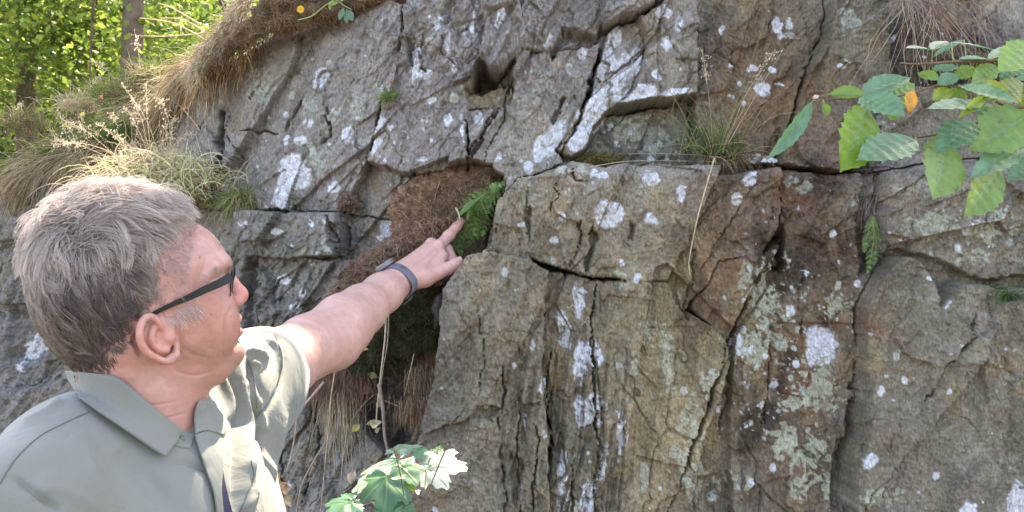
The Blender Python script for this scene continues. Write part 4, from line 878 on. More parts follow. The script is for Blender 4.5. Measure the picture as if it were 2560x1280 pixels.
SHIRT = BVHTree.FromPolygons(tv.tolist(), tq.tolist())
def drape(px, py, off, fb=None):
    if off == -9: return P(px, py, 1.10 + .0004 * (px - 640))
    a = ray(SHIRT, px, py); b = ray(HEAD, px, py); o = np.array([0, 0, CAMZ]); best = None
    for q in (a, b):
        if q is not None and (best is None or np.linalg.norm(q - o) < np.linalg.norm(best - o)): best = q
    if best is None: best = P(px, py, fb or 1.1)
    return best
def sheet(name, rows, off, mat, thick=.0022, rn=10, cn=26, sm_=3, lift=None, fb=None):
    """a piece of cloth lying on the shirt: rows of outline points from top edge to lower edge"""
    rr = [np.array([np.interp(np.linspace(0, 1, cn), np.linspace(0, 1, len(c_)), c_[:, k]) for k in (0, 1)]).T for c_ in [cr(r, 6) for r in rows]]
    rr = cr(np.array(rr).reshape(len(rr), -1), max(1, rn // (len(rr) - 1))).reshape(-1, cn, 2); n_ = len(rr)
    G = np.zeros((n_, cn, 3))
    for i in range(n_):
        for j in range(cn): G[i, j] = drape(rr[i, j, 0], rr[i, j, 1], off, fb)
    D = np.linalg.norm(G - np.array([0, 0, CAMZ]), axis=-1)
    for _ in range(sm_):
        D2 = D.copy(); D2[1:-1] = (D[:-2] + D[2:] + 2 * D[1:-1]) / 4; D2[:, 1:-1] = (D2[:, :-2] + D2[:, 2:] + 2 * D2[:, 1:-1]) / 4; D = np.minimum(D2, D)
    tt = np.linspace(0, 1, n_)[:, None]; D = D - (0 if off == -9 else off) - (0 if lift is None else lift * tt ** 1.5)
    V = []
    for i in range(n_):
        for j in range(cn):
            d = P(rr[i, j, 0], rr[i, j, 1], 1.) - np.array([0, 0, CAMZ]); V.append(np.array([0, 0, CAMZ]) + nrm(d) * D[i, j])
    Fq = [(i * cn + j, (i + 1) * cn + j, (i + 1) * cn + j + 1, i * cn + j + 1) for i in range(n_ - 1) for j in range(cn - 1)]
    o = mesh(name, V, Fq, mat, None); o.parent = shirt; o.location = (0, 0, 0); sd = o.modifiers.new('s', 'SOLIDIFY'); sd.thickness = thick; sd.offset = 0
    return o
# the collar: stand behind the neck, near wing, far wing; the placket
sheet('collar', [[(163,928),(230,934),(292,944),(345,985),(400,1032),(455,1076)], [(172,948),(225,985),(290,1020),(345,1056),(392,1090),(440,1106)], [(196,990),(250,1030),(300,1064),(345,1095),(385,1122),(413,1140)]], .006, M_cloth, lift=.008)
sheet('collar_stand', [[(456,1074),(470,1082),(488,1088)], [(430,1112),(450,1118),(474,1122)]], .0005, M_cloth, cn=10)
sheet('far_collar', [[(488,1085),(487,1040),(498,1004),(520,998)], [(515,1076),(520,1040),(528,1012),(536,1006)], [(560,1088),(570,1062),(560,1042),(545,1028)]], .009, M_cloth, lift=.004, fb=1.09)
sheet('placket', [[(487,1088),(500,1130),(515,1175),(535,1230),(545,1300)], [(520,1078),(530,1130),(540,1180),(548,1230),(556,1300)], [(562,1086),(563,1130),(556,1180),(553,1230),(560,1300)]], .008, M_cloth, fb=1.0)
sheet('dark_strap', [[(549,1148),(549,1190),(550,1240),(548,1300)], [(553,1150),(560,1200),(570,1245),(584,1300)]], .005, M_navy, fb=1.03)
sheet('shirt_flap', [[(640,1120),(668,1150),(693,1178)], [(632,1190),(655,1215),(684,1235)], [(625,1260),(650,1280),(674,1300)]], -9, M_cloth, fb=1.2, sm_=0)
def seam(pts, r, off=.0006, mat=M_seam, nm='seam'):
    q = [];
    for a, b in cr(pts, 8)[:, :2]:
        h_ = drape(a, b, 0); q.append(h_ + nrm(np.array([0, 0, CAMZ]) - h_) * off)
    v, f = tube(q, r, 5); o = mesh(nm, v, f, mat, None); o.parent = shirt; o.location = (0, 0, 0)
seam([(222,1030),(160,1058),(100,1090),(50,1135),(20,1175),(0,1210)], .0007)
seam([(686,838),(704,880),(704,920),(692,965),(668,1010),(640,1045)], .0006)
seam([(616,892),(630,930),(640,980),(642,1020)], .0006); seam([(628,1150),(634,1190),(616,1240),(600,1280)], .0006)
# buttons
Mb = mat_std('shirt button', .4, col=(.12, .125, .11), var=.1)
for p_ in ((452, 1098),):
    c_ = drape(*p_, 0); d_ = nrm(np.array([0, 0, CAMZ]) - c_); v, f = tube([c_, c_ + d_ * .003], .0045, 14); o = mesh('button', v, f, Mb); o.parent = shirt; o.location = (0, 0, 0)
# trousers and shoes carry him to the ground, below the picture
M_tr = mat_std('dark trousers', .85, col=(.05, .052, .06), var=.15, bump=.3, bscale=400, bdist=.001); M_sh = mat_std('brown leather shoe', .5, col=(.07, .045, .03), var=.2)
for nm_, sd in (('trouser_leg', .1), ('trouser_leg', -.1)):
    hp = CC - UP * .30 + tl * sd * .7; ft = np.array([hp[0] + .02, hp[1], .07]) + tl * sd * .4
    v, f = tube([hp + UP * .10, hp, hp * .55 + ft * .45 + tf * .02, ft], [.13, .115, .078, .065], 20); mesh(nm_, v, f, M_tr, ppl)
    v, f = tube([ft - tf * .07 - UP * .035, ft - UP * .03, ft + tf * .10 - UP * .045, ft + tf * .19 - UP * .055], [.03, .040, .034, .018], 14); mesh('shoe', v, f, M_sh, ppl)
# ------------------------------------------------------------------ ground, bank, woodland
OC = np.array([0, 0, CAMZ])
gxs = np.linspace(-60, 60, 90); gys = np.concatenate([np.linspace(-40, 1.0, 30), np.linspace(1.3, 70, 70)]); GX, GY = np.meshgrid(gxs, gys)
GZ = .10 * fbm(GX * .7, GY * .7, 301, 3)
mesh('ground', np.stack([GX, GY, GZ], -1).reshape(-1, 3), np.array([[i * 90 + j, i * 90 + j + 1, i * 90 + 91 + j, i * 90 + 90 + j] for i in range(99) for j in range(89)]), M_ground)['kind'] = 'structure'
# the bank behind the crest of the rock
cc3 = []
for j in range(0, len(gp), 6):
    k = np.nonzero(keep[:, j])[0]
    if len(k): cc3.append(RV[k[0], j])
cc3 = np.array(cc3); rows = []
for i, b in enumerate([0, .03, .10, .25, .5, 1, 2, 4, 8, 16, 34, 60]):
    r_ = cc3.copy(); r_[:, 1] += b; r_[:, 0] *= 1 + max(0, b - 3) * .25; r_[:, 2] += .03 * b - (.01 if b == 0 else 0) + (.02 * fbm(r_[:, 0] * 6, r_[:, 1] * 6, 303, 3) if b > .05 else 0) + (.15 * fbm(r_[:, 0], r_[:, 1], 304, 3) if b > 1 else 0); rows.append(r_)
nb = len(cc3); mesh('hillside', np.array(rows).reshape(-1, 3), np.array([[i * nb + j, i * nb + j + 1, (i + 1) * nb + j + 1, (i + 1) * nb + j] for i in range(11) for j in range(nb - 1)]), M_ground)['kind'] = 'structure'
def leaves(c, r, n, size, seed, cols, gap=None, clump=26, flat=.55, inner=.35):
    rs = np.random.RandomState(seed); cc = rs.normal(0, 1, (clump, 3)); cc = nrm(cc) * rs.uniform(inner, 1, (clump, 1)) ** .7
    k = rs.randint(clump, size=n); p = c + (cc[k] + rs.normal(0, .20, (n, 3))) * np.array(r)
    if gap is not None: p = p[gap(p)]
    n = len(p); k = k[:n]
    nn = nrm(rs.normal(0, 1, (n, 3)) * (1 - flat) + np.array([0, 0, 1]) * flat); ax = nrm(np.cross(nn, rs.normal(0, 1, (n, 3)))); sd = np.cross(nn, ax); s_ = size * rs.uniform(.6, 1.25, (n, 1))
    v = np.stack([p - ax * s_ * .55, p + sd * s_ * .34 - nn * s_ * .06, p + ax * s_ * .6, p - sd * s_ * .34 - nn * s_ * .06], 1).reshape(-1, 3)
    f = np.arange(4 * n).reshape(n, 4); cl = np.array(cols)[rs.randint(len(cols), size=n)] * rs.uniform(.7, 1.3, (n, 1))
    return v, f, np.repeat(cl, 4, 0)
GCOL = [(.12, .20, .035), (.19, .27, .05), (.085, .15, .03), (.25, .33, .06)]
def tree(x, y, z0, r, h, crown_c, crown_r, n, size, seed, label, gap=None, clump=26, group='trees of the wood behind the bank'):
    t = empty('tree', (x, y, z0), label, 'tree', group); rs = np.random.RandomState(seed)
    pts = [np.array([x + .06 * math.sin(k * 1.3 + seed) * k / 6, y + .05 * math.cos(k + seed), z0 + h * k / 7]) for k in range(8)]
    m = MB(); v, f = tube(pts, [r * (1.15 - .8 * k / 7) for k in range(8)], 12); m.add(v, f)
    for k in range(11):
        b = pts[rs.randint(2, 7)]; e_ = np.array(crown_c) + rs.normal(0, .45, 3) * crown_r; mid = b * .5 + e_ * .5 + rs.normal(0, .08, 3)
        v, f = tube(cr([b, mid, e_], 4), np.linspace(r * .35, r * .06, 9), 6); m.add(v, f)
    m.build('trunk', M_bark, t); v, f, c = leaves(np.array(crown_c, float), crown_r, n, size, seed, GCOL, gap, clump); mesh('crown', v, f, M_leafbg, t, col=c, sm=False); return t
def zr(px, py, Y): return P(px, py, Y)
a_ = P(322, 60, 7); tree(a_[0], 7, CAMZ + .45, .085, 5.5, P(230, -60, 7.4), (1.5, 1.3, 1.25), 8000, .075, 11, 'slim grey brown trunk rising behind the grassy bank with bright leaves around it')
a_ = P(60, 150, 9); tree(a_[0], 9, CAMZ + .4, .10, 5, P(-20, 60, 8.6), (1.6, 1.3, 1.3), 9000, .085, 12, 'leafy tree at the far left edge with yellow green sunlit leaves')
a_ = P(560, 60, 11); tree(a_[0], 11, CAMZ + .5, .12, 6, P(480, 40, 10.5), (1.9, 1.5, 1.7), 9000, .09, 13, 'leafy tree behind the overhanging dry grass')
a_ = P(180, 150, 14); tree(a_[0], 14, CAMZ + .4, .14, 7, P(180, 120, 13.5), (3, 2, 2.0), 10000, .12, 14, 'farther dark leafed tree between the slim trunk and the left edge')
v, f, c = leaves(np.array([-8.5, 21, CAMZ + 3.2]), (9, 4, 4.2), 26000, .24, 15, [(.05, .10, .02), (.09, .15, .03), (.13, .19, .04)], clump=120, inner=.1); tag(mesh('woodland', v, f, M_leafbg, None, col=c, sm=False), 'sunlit woodland filling the view beyond the bank', None, None, 'stuff')
# unseen tree added to dapple the light: crown leaves removed where sun should fall
GAPS = [(P(420, 400, 2.08), .20), (P(350, 430, 2.08), .17), (P(460, 400, 2.08), .12), (P(625, 1150, 1.12), .095), (P(636, 872, 1.22), .012), (P(1105, 1165, 1.19), .10), (P(1000,1205,1.17), .03), (P(900, 1180, 1.17), .04), (P(1112, 820, 1.7), .05), (P(540, 100, 2.08), .10), (P(940, 1130, 1.35), .04), (P(1040, 460, 1.85), .04), (P(603, 765, 1.08), .012), (P(230, 490, 1.02), .07), (P(290, 465, 1.02), .04), (P(140, 560, 1.02), .05)]
SN = np.array(SUN); oc_ = np.array([-.15, 1.25, CAMZ + .0]) + SN * 3.6
def gapf(p):
    ok = np.ones(len(p), bool)
    for g_, r_ in GAPS:
        d = p - g_; ok &= np.linalg.norm(d - (d @ SN)[:, None] * SN, axis=1) > r_ + .035
    q = p - OC; s_ = (np.abs(q[:, 0] / np.maximum(q[:, 1], .05)) < .66) & (q[:, 2] / np.maximum(q[:, 1], .05) < .34); ok &= ~s_; return ok
tree(1.7, 3.6, CAMZ + .6, .11, 3.2, oc_, (1.6, 1.5, .55), 46000, .085, 16, 'unseen tree added above the upper edge, crown shaped to dapple the light', gapf, 170, None)
# ------------------------------------------------------------------ strands of plants
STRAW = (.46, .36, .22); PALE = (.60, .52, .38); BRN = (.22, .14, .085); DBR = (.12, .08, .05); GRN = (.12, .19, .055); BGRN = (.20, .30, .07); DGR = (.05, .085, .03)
def blade(S_, p, d, L_, r, c0, c1, droop=1.0, wob=.08, n=7):
    pts = [np.array(p, float)]; d = nrm(np.array(d, float))
    for k in range(n):
        d = nrm(d + np.array([0, 0, -droop * .22]) + R.normal(0, wob, 3)); pts.append(pts[-1] + d * L_ / n)
    S_.add(pts, r, r * .25, c0, c1)
def jit(c, v=.2): return np.array(c) * R.uniform(1 - v, 1 + v) * R.uniform(.95, 1.05, 3)
def tuft(name, px, py, n, L_, label, cat='grass tuft', cols=(STRAW, GRN), d=(0, -.3, 1), spread=.6, droop=1.0, r=.0007, rad=.012, Y=None, group=None, wob=.08, mat=None, off=.0, kind=None, seeds=0, root=True):
    b = hit(px, py, .002) if Y is None else P(px, py, Y); t = empty(name, b, label, cat, group, kind); S_ = Strands()
    for i in range(n):
        q = b + R.normal(0, 1, 3) * (rad, rad * .5, rad * .35); dd = np.array(d, float) + R.normal(0, spread, 3) * (1, .6, .6)
        c = cols[R.randint(len(cols))]; blade(S_, q, dd, L_ * R.uniform(.45, 1.1), r * R.uniform(.7, 1.3), jit(c) * .75, jit(c), droop * R.uniform(.5, 1.4), wob)
    S_.build('blades', mat or M_strand, t)
    if seeds:
        S2 = Strands(); S3 = MB()
        for i in range(seeds):
            q = b + R.normal(0, 1, 3) * (rad, rad * .4, rad * .3); dd = nrm(np.array(d, float) + R.normal(0, spread * .5, 3) * (1, .5, .5)); pts = [q]; dcur = dd; LL = L_ * R.uniform(1.2, 1.9)
            for k in range(9): dcur = nrm(dcur + np.array([0, 0, -.10]) + R.normal(0, .05, 3)); pts.append(pts[-1] + dcur * LL / 9)
            S2.add(pts, r * .8, r * .4, jit(STRAW), jit(PALE))
            for k in range(34):
                tt = 6 + 3 * R.rand(); a0 = pts[int(tt)] + (pts[min(9, int(tt) + 1)] - pts[int(tt)]) * (tt % 1); o_ = R.normal(0, .006, 3) * (1, .6, 1); S2.add([a0, a0 + o_ * .5, a0 + o_], r * .35, r * .3, PALE)
                s_ = R.uniform(.0011, .002); w_ = a0 + o_; S3.add([w_ + (-s_, 0, 0), w_ + (0, -s_ * .6, s_ * .7), w_ + (s_ * .8, 0, s_ * 1.6), w_ + (0, s_ * .5, -s_)], [(0, 1, 2), (0, 2, 3)], jit((.66, .55, .42)))
        S2.build('stalks', mat or M_strand, t); S3.build('seed_heads', M_litter, t, False)['kind'] = 'stuff'
    if root:
        v = []; f = []
        S4 = Strands()
        for i in range(max(30, n // 5)):
            q = b + R.normal(0, 1, 3) * (rad * 1.1, rad * .4, rad * .5); blade(S4, q, R.normal(0, 1, 3) * (1, .5, .5) + (0, 0, -.6), rad * 2.2, .0006, jit(DBR), jit(BRN), 1, .5)
        S4.build('root_mat', M_root, t)
    return t
# shaggy turf along the crest of the bank
S_ = Strands(); S2 = Strands()
for i in range(15000):
    px = R.uniform(-120, 570); s_ = float(np.interp(px, gp, [0] * len(gp)))
    sil = float(np.interp(px, [-300, 0, 60, 150, 240, 330, 400, 455, 480, 500, 545, 600], [500, 455, 440, 372, 330, 300, 262, 232, 190, 165, 155, 130]))
    u_ = R.rand(); band = 55 + 45 * vn(np.array(px / 60.), np.array(3.), 310); py = sil + band * (u_ - .25)
    if py < sil + 4: b = cc3[np.abs(proj(cc3)[0] - px).argmin()] + (R.normal(0, .012), R.uniform(0, .25), R.uniform(-.01, .03))
    else: b = hit(px, py, .003)
    gr = vn(np.array(px / 45.), np.array(py / 60.), 311) > .25
    c = jit(GRN if gr else (STRAW if R.rand() < .45 else (BRN if R.rand() < .6 else PALE)), .3)
    if gr: blade(S_, b, (R.normal(-.2, .4), -.3, 1), R.uniform(.03, .08), .0008, c * .6, c, .9, .08)
    else: blade(S_, b, (R.normal(-.75, .45), -.45, R.normal(.15, .4)), R.uniform(.05, .14), .0008, c * .7, c, 1.1, .10)
S_.build('bank_grass', M_strand)
tag(bpy.data.objects['bank_grass'], 'shaggy dry and green grass hanging over the crest of the bank', None, None, 'stuff')
t_ = 'grass tufts along the grassy bank'
for k, (px, py, n, L_, lb, co, rd) in enumerate([
 (300, 215, 420, .17, 'pale green grass tuft on the bank crest below the slim trunk', (GRN, STRAW, BGRN), .035), (415, 215, 260, .12, 'short fresh green tuft under the brown turf overhang', (GRN, BGRN), .016),
 (135, 350, 300, .11, 'fine green tuft halfway down the grassy bank', (GRN, GRN, STRAW), .03), (60, 285, 320, .16, 'rusty based grass tuft at the upper left of the bank', (STRAW, GRN, BRN), .035),
 (215, 330, 260, .12, 'brownish tuft beside the fine green one on the bank', (BRN, STRAW), .03), (20, 420, 350, .15, 'brown drooping tuft at the left edge of the bank', (BRN, STRAW, DBR), .035),
 (200, 240, 240, .14, 'straw coloured tuft leaning left on the bank top', (STRAW, PALE), .03), (370, 170, 300, .14, 'green and straw tuft behind the root tangle on the crest', (GRN, STRAW), .03)]):
    b = cc3[np.abs(proj(cc3)[0] - px).argmin()]; Yc = min(float(b[1]) - .02, float(hit(px, max(py, 100) + 0)[1]) if py > 330 else 9); tuft('grass_tuft', px, py + 30, n, L_ * .48, lb, cols=co, rad=rd, Y=Yc, group=t_, spread=.5, seeds=1)
# the turf overhang at the top
def overhang(name, pts, n, L_, label, cols, d, Y=None, cat='turf', droop=1.2, r=.0007, depth=.05, kind=None, wob=.14):
    b0 = hit(*pts[len(pts) // 2]); t = empty(name, b0, label, cat, None, kind); S_ = Strands(); pp = cr(pts, 8)
    for i in range(n):
        q = pp[R.randint(len(pp))]; h_ = hit(q[0] + R.normal(0, 12), q[1] + R.normal(0, 9), R.uniform(.0, depth)) if Y is None else P(q[0] + R.normal(0, 10), q[1] + R.normal(0, 9), Y + R.normal(0, .02))
        c = jit(cols[R.randint(len(cols))], .3); blade(S_, h_, np.array(d) + R.normal(0, .5, 3) * (1, .5, .7), L_ * R.uniform(.4, 1.2), r, c * .6, c, droop, wob)
    S_.build('fibres', M_root, t); return t
def lump(name, outline, Yf, thick, label, cat, col, mat, rough_=.35, fibres=0, fc=(BRN,), fl=.02, fr=.0006, kind=None, fd=(0, 0, 0), moss=False, jag=10, parent=None):
    """a clod with an uneven outline and real thickness, Yf(px, py) its middle distance"""
    poly = cr(outline, 5, True)[:, :2]; cx, cy = poly.mean(0); x0, y0 = poly.min(0); x1, y1 = poly.max(0); st = max(2.4, (x1 - x0) / 90)
    ax = np.arange(x0 - 8, x1 + 8, st); ay = np.arange(y0 - 8, y1 + 8, st); UX, UY = np.meshgrid(ax, ay); wj = fbm(UX / 22, UY / 22, 321, 3) * jag
    sd = -polysd(UX + wj, UY + fbm(UX / 20, UY / 20, 322, 3) * jag, poly.tolist()); ins = sd > 0
    hh = thick * np.sqrt(np.clip(1 - (1 - np.clip(sd / 26, 0, 1)) ** 2, 0, 1)) * (1 + rough_ * fbm(UX / 24, UY / 24, 323, 4) * 1.5) + thick * .35 * rough_ * fbm(UX / 8, UY / 8, 324, 3) * ins
    Yc = np.vectorize(Yf)(UX, UY); n_ = UX.size; idx = np.arange(n_).reshape(UX.shape); k = ins[:-1, :-1] & ins[1:, :-1] & ins[:-1, 1:] & ins[1:, 1:]
    hh = np.where(ins, hh, 0); rim_ = blur(ins.astype(float), 1) < .99; hh = np.where(rim_, 0, hh)
    def pos(YY): return np.stack([(UX - 1280) / F * YY, YY, CAMZ + (640 - UY) / F * YY], -1).reshape(-1, 3)
    fr_ = pos(Yc - hh); bk = pos(Yc + .6 * hh + .001); q = np.stack([idx[:-1, :-1], idx[1:, :-1], idx[1:, 1:], idx[:-1, 1:]], -1)[k]; q2 = q[:, ::-1] + n_
    V = np.concatenate([fr_, bk]); Q = np.concatenate([q, q2]); u_, inv = np.unique(Q, return_inverse=True); cn = fbm(UX / 15, UY / 15, 325, 4).reshape(-1); cn = np.concatenate([cn, cn]); cl = np.array(col)[None] * (1 + .5 * cn[:, None])
    root_ = empty(name, P(cx, cy, float(Yf(cx, cy))), label, cat, None, kind); mesh('clod', V[u_], inv.reshape(Q.shape), mat, root_, col=np.clip(cl[u_], .01, .8))
    if fibres:
        S_ = Strands(); fi = np.nonzero((ins & ~rim_).reshape(-1))[0]
        for i in range(fibres):
            p = fr_[fi[R.randint(len(fi))]]; c = jit(fc[R.randint(len(fc))], .35); blade(S_, p + (0, .002, 0), R.normal(0, 1, 3) * (1, .35, 1) + (0, -.35, 0) + np.array(fd), fl * R.uniform(.4, 1.5), fr * R.uniform(.6, 1.2), c * .7, c, .5, .55 if not moss else .25, 7 if not moss else 4)
        S_.build('moss_shoots' if moss else 'root_fibres', M_root, root_)
    return root_
M_moss = mat_std('dark moss', .9, var=.4, scale=200, bump=.8, bscale=400, bdist=.003)
lump('turf_mound', [(505,190),(525,130),(560,85),(610,45),(650,-10),(700,-60),(1010,-80),(1030,-5),(940,14),(860,52),(780,74),(720,92),(660,96),(610,124),(570,152),(535,180)], lambda x, y: 2.06 - (x - 500) * .00028, .05, 'overhanging mound of brown dry turf on top of the upper left slab', 'turf', (.13, .085, .05), M_earth, fibres=8500, fc=(BRN, DBR, (.16,.10,.06), (.30, .20, .11)), fl=.019, fd=(-.4, 0, -.4))
overhang('dry_grass_fringe', [(500,175),(525,130),(560,85),(600,30),(620,-10)], 1300, .06, 'bleached dry grass fringe shining at the left end of the turf mound', ((.55, .38, .22), STRAW, PALE), (-.6, -.4, -.1), Y=2.10, cat='grass', r=.0009, wob=.22)
overhang('hanging_roots', [(505,200),(540,170),(600,120),(660,95),(720,60)], 200, .11, 'thin dry roots trailing from the edge of the turf mound', (BRN, DBR, STRAW), (-.1, -.3, -1), Y=2.10, cat='roots', r=.0011, wob=.10)
def stalk(name, pts, r, col, label, cat='stalk', Y=None, group=None, parent=None, r1=None):
    q = [P(a, b, c) for a, b, c in cr([(p[0], p[1], p[2] if len(p) > 2 else Y) for p in pts], 6)]; v, f = tube(q, np.linspace(r, r1 or r * .5, len(q)), 6)
    m = mesh(name, v, f, M_twig if col is None else M_litter, parent, col=None if col is None else np.tile(col, (len(v), 1)))
    if parent is None: tag(m, label, cat, group)
    return m
for pts, lb in [([(500,60),(430,20),(395,8)], 'uppermost bleached stem reaching left from the turf mound'), ([(530,110),(440,60),(350,45)], 'long bleached stem pointing left in front of the slim trunk'), ([(520,85),(460,50),(400,45)], 'middle bleached stem reaching left from the turf mound'), ([(490,150),(470,142),(435,135)], 'short thick pale twig poking left under the turf mound'), ([(560,60),(520,80),(430,90),(350,90)], 'thin level stem crossing toward the bank grass')]:
    stalk('dry_straw', pts, .0022, (.62, .48, .34), lb, Y=2.2, group='bleached stems at the turf mound')
# plants on the left ledge; clump blades coloured pale for sun glow
tuft('grass_clump', 415, 452, 1100, .095, 'straw and yellow green grass clump, sun glow put into its colours, on the ledge above the grey hair', 'grass clump', ((.55, .60, .30), (.62, .62, .30), (.78, .70, .52), (.75, .62, .45)), (-.05, -.3, 1), .6, 1.3, .0011, .055, Y=2.08, seeds=4)
tuft('dry_grass_clump', 330, 470, 420, .12, 'pale dry grass arching over left of the pale clump', 'grass clump', (PALE, STRAW), (-.4, -.3, .8), .5, 1.8, .0010, .05, Y=2.1, seeds=4)
tuft('seeding_grass', 260, 450, 260, .11, 'feathery seeding grass with reddish heads left of the pale clump', 'grass', (STRAW, BRN, GRN), (-.05, -.3, 1), .35, .7, .0007, .04, Y=2.28, seeds=6)
tuft('seeding_grass', 395, 430, 60, .12, 'thin stalks with curled seed heads above the pale clump', 'grass', (PALE, STRAW), (.05, -.3, 1), .3, .6, .0008, .03, Y=2.09, seeds=7)
stalk('drooping_straw', [(545,395),(500,325),(455,270),(425,250),(408,262),(405,290)], .0018, (.62, .42, .28), 'arched brown grass stalk curling over above the pale clump', Y=2.2)
# small plants on the rock
tuft('grass_tuft', 612, 505, 420, .085, 'green grass tuft on the ledge just above the forehead', cols=(GRN, BGRN, STRAW), rad=.022, d=(-.15, -.5, .8), spread=.7, droop=1.5)
tuft('grass_tuft', 1795, 392, 150, .15, 'tall green grass tuft growing on the ledge beside the vertical crack', cols=(GRN, DGR, STRAW, BGRN), rad=.030, d=(.0, -.3, 1), spread=.45, droop=.7, seeds=2)
tuft('grass_tuft', 1830, 400, 170, .07, 'brown withered tuft at the right foot of the tall ledge grass', cols=(BRN, STRAW, DBR), rad=.022, d=(.6, -.4, .5), spread=.6, droop=1.3)
tuft('grass_tuft', 975, 248, 90, .045, 'tiny green sprig in the crack left of the middle slab', cols=(GRN, BGRN), rad=.006, d=(-.2, -.5, .7), spread=.6)
tuft('grass_tuft', 2180, 495, 260, .075, 'withered grey tuft hanging in the crack above the small fern', cols=((.25, .2, .18), DBR, (.34, .28, .24)), rad=.014, d=(0, -.6, -.2), spread=.8, droop=2.2)
tuft('grass_tuft', 2520, 740, 120, .06, 'dark green wisp near the right edge in the ledge notch', cols=(DGR, GRN), rad=.008, d=(-.2, -.5, .3), spread=.6, droop=1.6)
lump('moss_clump', [(1420,402),(1450,385),(1490,378),(1530,382),(1560,392),(1540,408),(1480,414),(1430,418)], lambda x, y: float(hit(1480, 405)[1]) - .005, .022, 'brown green moss cushion on the ledge below the pale wedge slab', 'moss', (.10, .085, .035), M_moss, fibres=1500, fc=((.20, .16, .05), (.28, .20, .08), DGR), fl=.010, fr=.0007, moss=True, fd=(0, -.3, .6))
for pts, lb in [([(1785,392),(1700,385),(1600,384),(1520,388),(1450,398)], 'long pale stem lying along the ledge, the upper one'), ([(1790,405),(1680,402),(1560,404),(1440,425),(1400,440)], 'long pale stem lying along the ledge, the lower one')]:
    stalk('dry_straw', [(a, b, float(hit(a, b + 4)[1]) - .02) for a, b in pts], .0009, (.50, .40, .28), lb, group='dry stems lying along the ledge')
stalk('grass_straw', [(1786,395,1.60),(1770,450,1.59),(1745,540,1.59),(1728,620,1.60),(1722,660,1.61),(1726,690,1.62)], .0014, (.56, .48, .32), 'single straw stalk hanging down in front of the upper ledge slab')
for i, (pts, lb) in enumerate([([(1745,370),(1700,270),(1640,170),(1600,100)], 'thin green stem arching up left across the squared block'), ([(1800,370),(1850,230),(1900,90),(1915,30)], 'thin green stem rising right of the vertical crack'), ([(1820,360),(1900,220),(1960,120)], 'straw stem slanting right across the brown block'), ([(1700,360),(1680,290),(1690,240)], 'short green stem left of the vertical crack')]):
    stalk('grass_straw', [(a, b, 1.66) for a, b in pts], .0007, ((.18, .2, .08), (.2, .24, .08), (.45, .36, .24), (.16, .2, .07))[i], lb, group='tall grass stems of the ledge tuft')
overhang('hanging_roots', [(2260,-20),(2300,-10),(2360,-10),(2440,0)], 70, .22, 'tangle of thin pale roots hanging in the shadowed recess at top right', ((.40, .32, .27), (.30, .22, .17), BRN), (0, -.3, -1), Y=1.70, cat='roots', r=.0009, wob=.12, droop=.5)
lump('moss_clump', [(2400,150),(2450,130),(2560,140),(2640,150),(2640,190),(2500,185),(2410,180)], lambda x, y: 1.72, .05, 'brownish moss shelf behind the upper hazel leaves', 'moss', (.09, .07, .035), M_moss, fibres=1800, fc=(BRN, DGR, (.2, .17, .08)), fl=.012, moss=True, fd=(0, -.3, .3))
lump('earth_clod', [(845,490),(870,475),(895,485),(900,525),(845,528)], lambda x, y: float(hit(870, 515)[1]) - .012, .03, 'dark crumb of earth and dead leaves on the ledge right of the forehead', 'earth clod', (.10, .06, .045), M_earth, fibres=160, fc=(DBR, BRN, (.35, .22, .18)), fl=.02, jag=5)
# ------------------------------------------------------------------ the torn clod, its roots and the fern
YR = lambda x, y: 1.93 - .05 * smooth(1100, 1240, x)
lump('turf_slab', [(980,480),(1020,452),(1075,430),(1120,424),(1165,430),(1195,455),(1170,530),(1120,570),(1060,590),(1000,600),(975,560),(972,515)], lambda x, y: 1.85 - .02 * (x - 980) / 200, .03, 'upturned flat slab of brown earth held by fine roots behind the pointing hand', 'earth slab', (.21, .125, .085), M_earth, fibres=1500, fc=(BRN, (.30, .19, .13), DBR), fl=.03, fr=.0005, jag=13)
lump('root_mass', [(1228,425),(1232,462),(1190,505),(1150,545),(1110,580),(1070,620),(1000,650),(950,690),(880,735),(845,735),(852,695),(910,645),(980,600),(1040,560),(1075,520),(1110,480),(1160,450),(1190,430)], lambda x, y: 1.855 - .01 * smooth(1000, 1200, x), .045, 'long shaggy diagonal mass of brown roots and soil above the forearm', 'root mass', (.19, .115, .075), M_earth, fibres=6500, fc=(BRN, (.34, .23, .16), (.26, .16, .11), DBR), fl=.032, fr=.00065, jag=18, rough_=.6)
overhang('root_strands', [(860,735),(940,660),(1020,600),(1090,545)], 420, .05, 'loose rusty root strands on top of the diagonal root mass', ((.40, .25, .17), (.30, .18, .12)), (.3, -.4, .5), Y=1.82, cat='roots', r=.0008, wob=.4)
for pts, lb in [([(920,650,1.83),(980,600,1.83),(1040,555,1.83)], 'rusty root laid along the top of the root mass'), ([(1018,485,1.815),(1040,500,1.81),(1062,512,1.81),(1075,530,1.81)], 'pale forked root on the earth slab'), ([(1065,450,1.81),(1072,480,1.81),(1078,515,1.81)], 'straight thin root running down the earth slab'), ([(1100,455,1.805),(1092,475,1.805),(1085,505,1.805)], 'second thin root slanting down the earth slab'), ([(985,522,1.82),(1005,530,1.815),(1022,548,1.815)], 'small curved root at the left of the earth slab')]:
    stalk('root_strand', pts, .0013, (.46, .31, .22), lb, cat='root', group='bare roots on the torn turf')
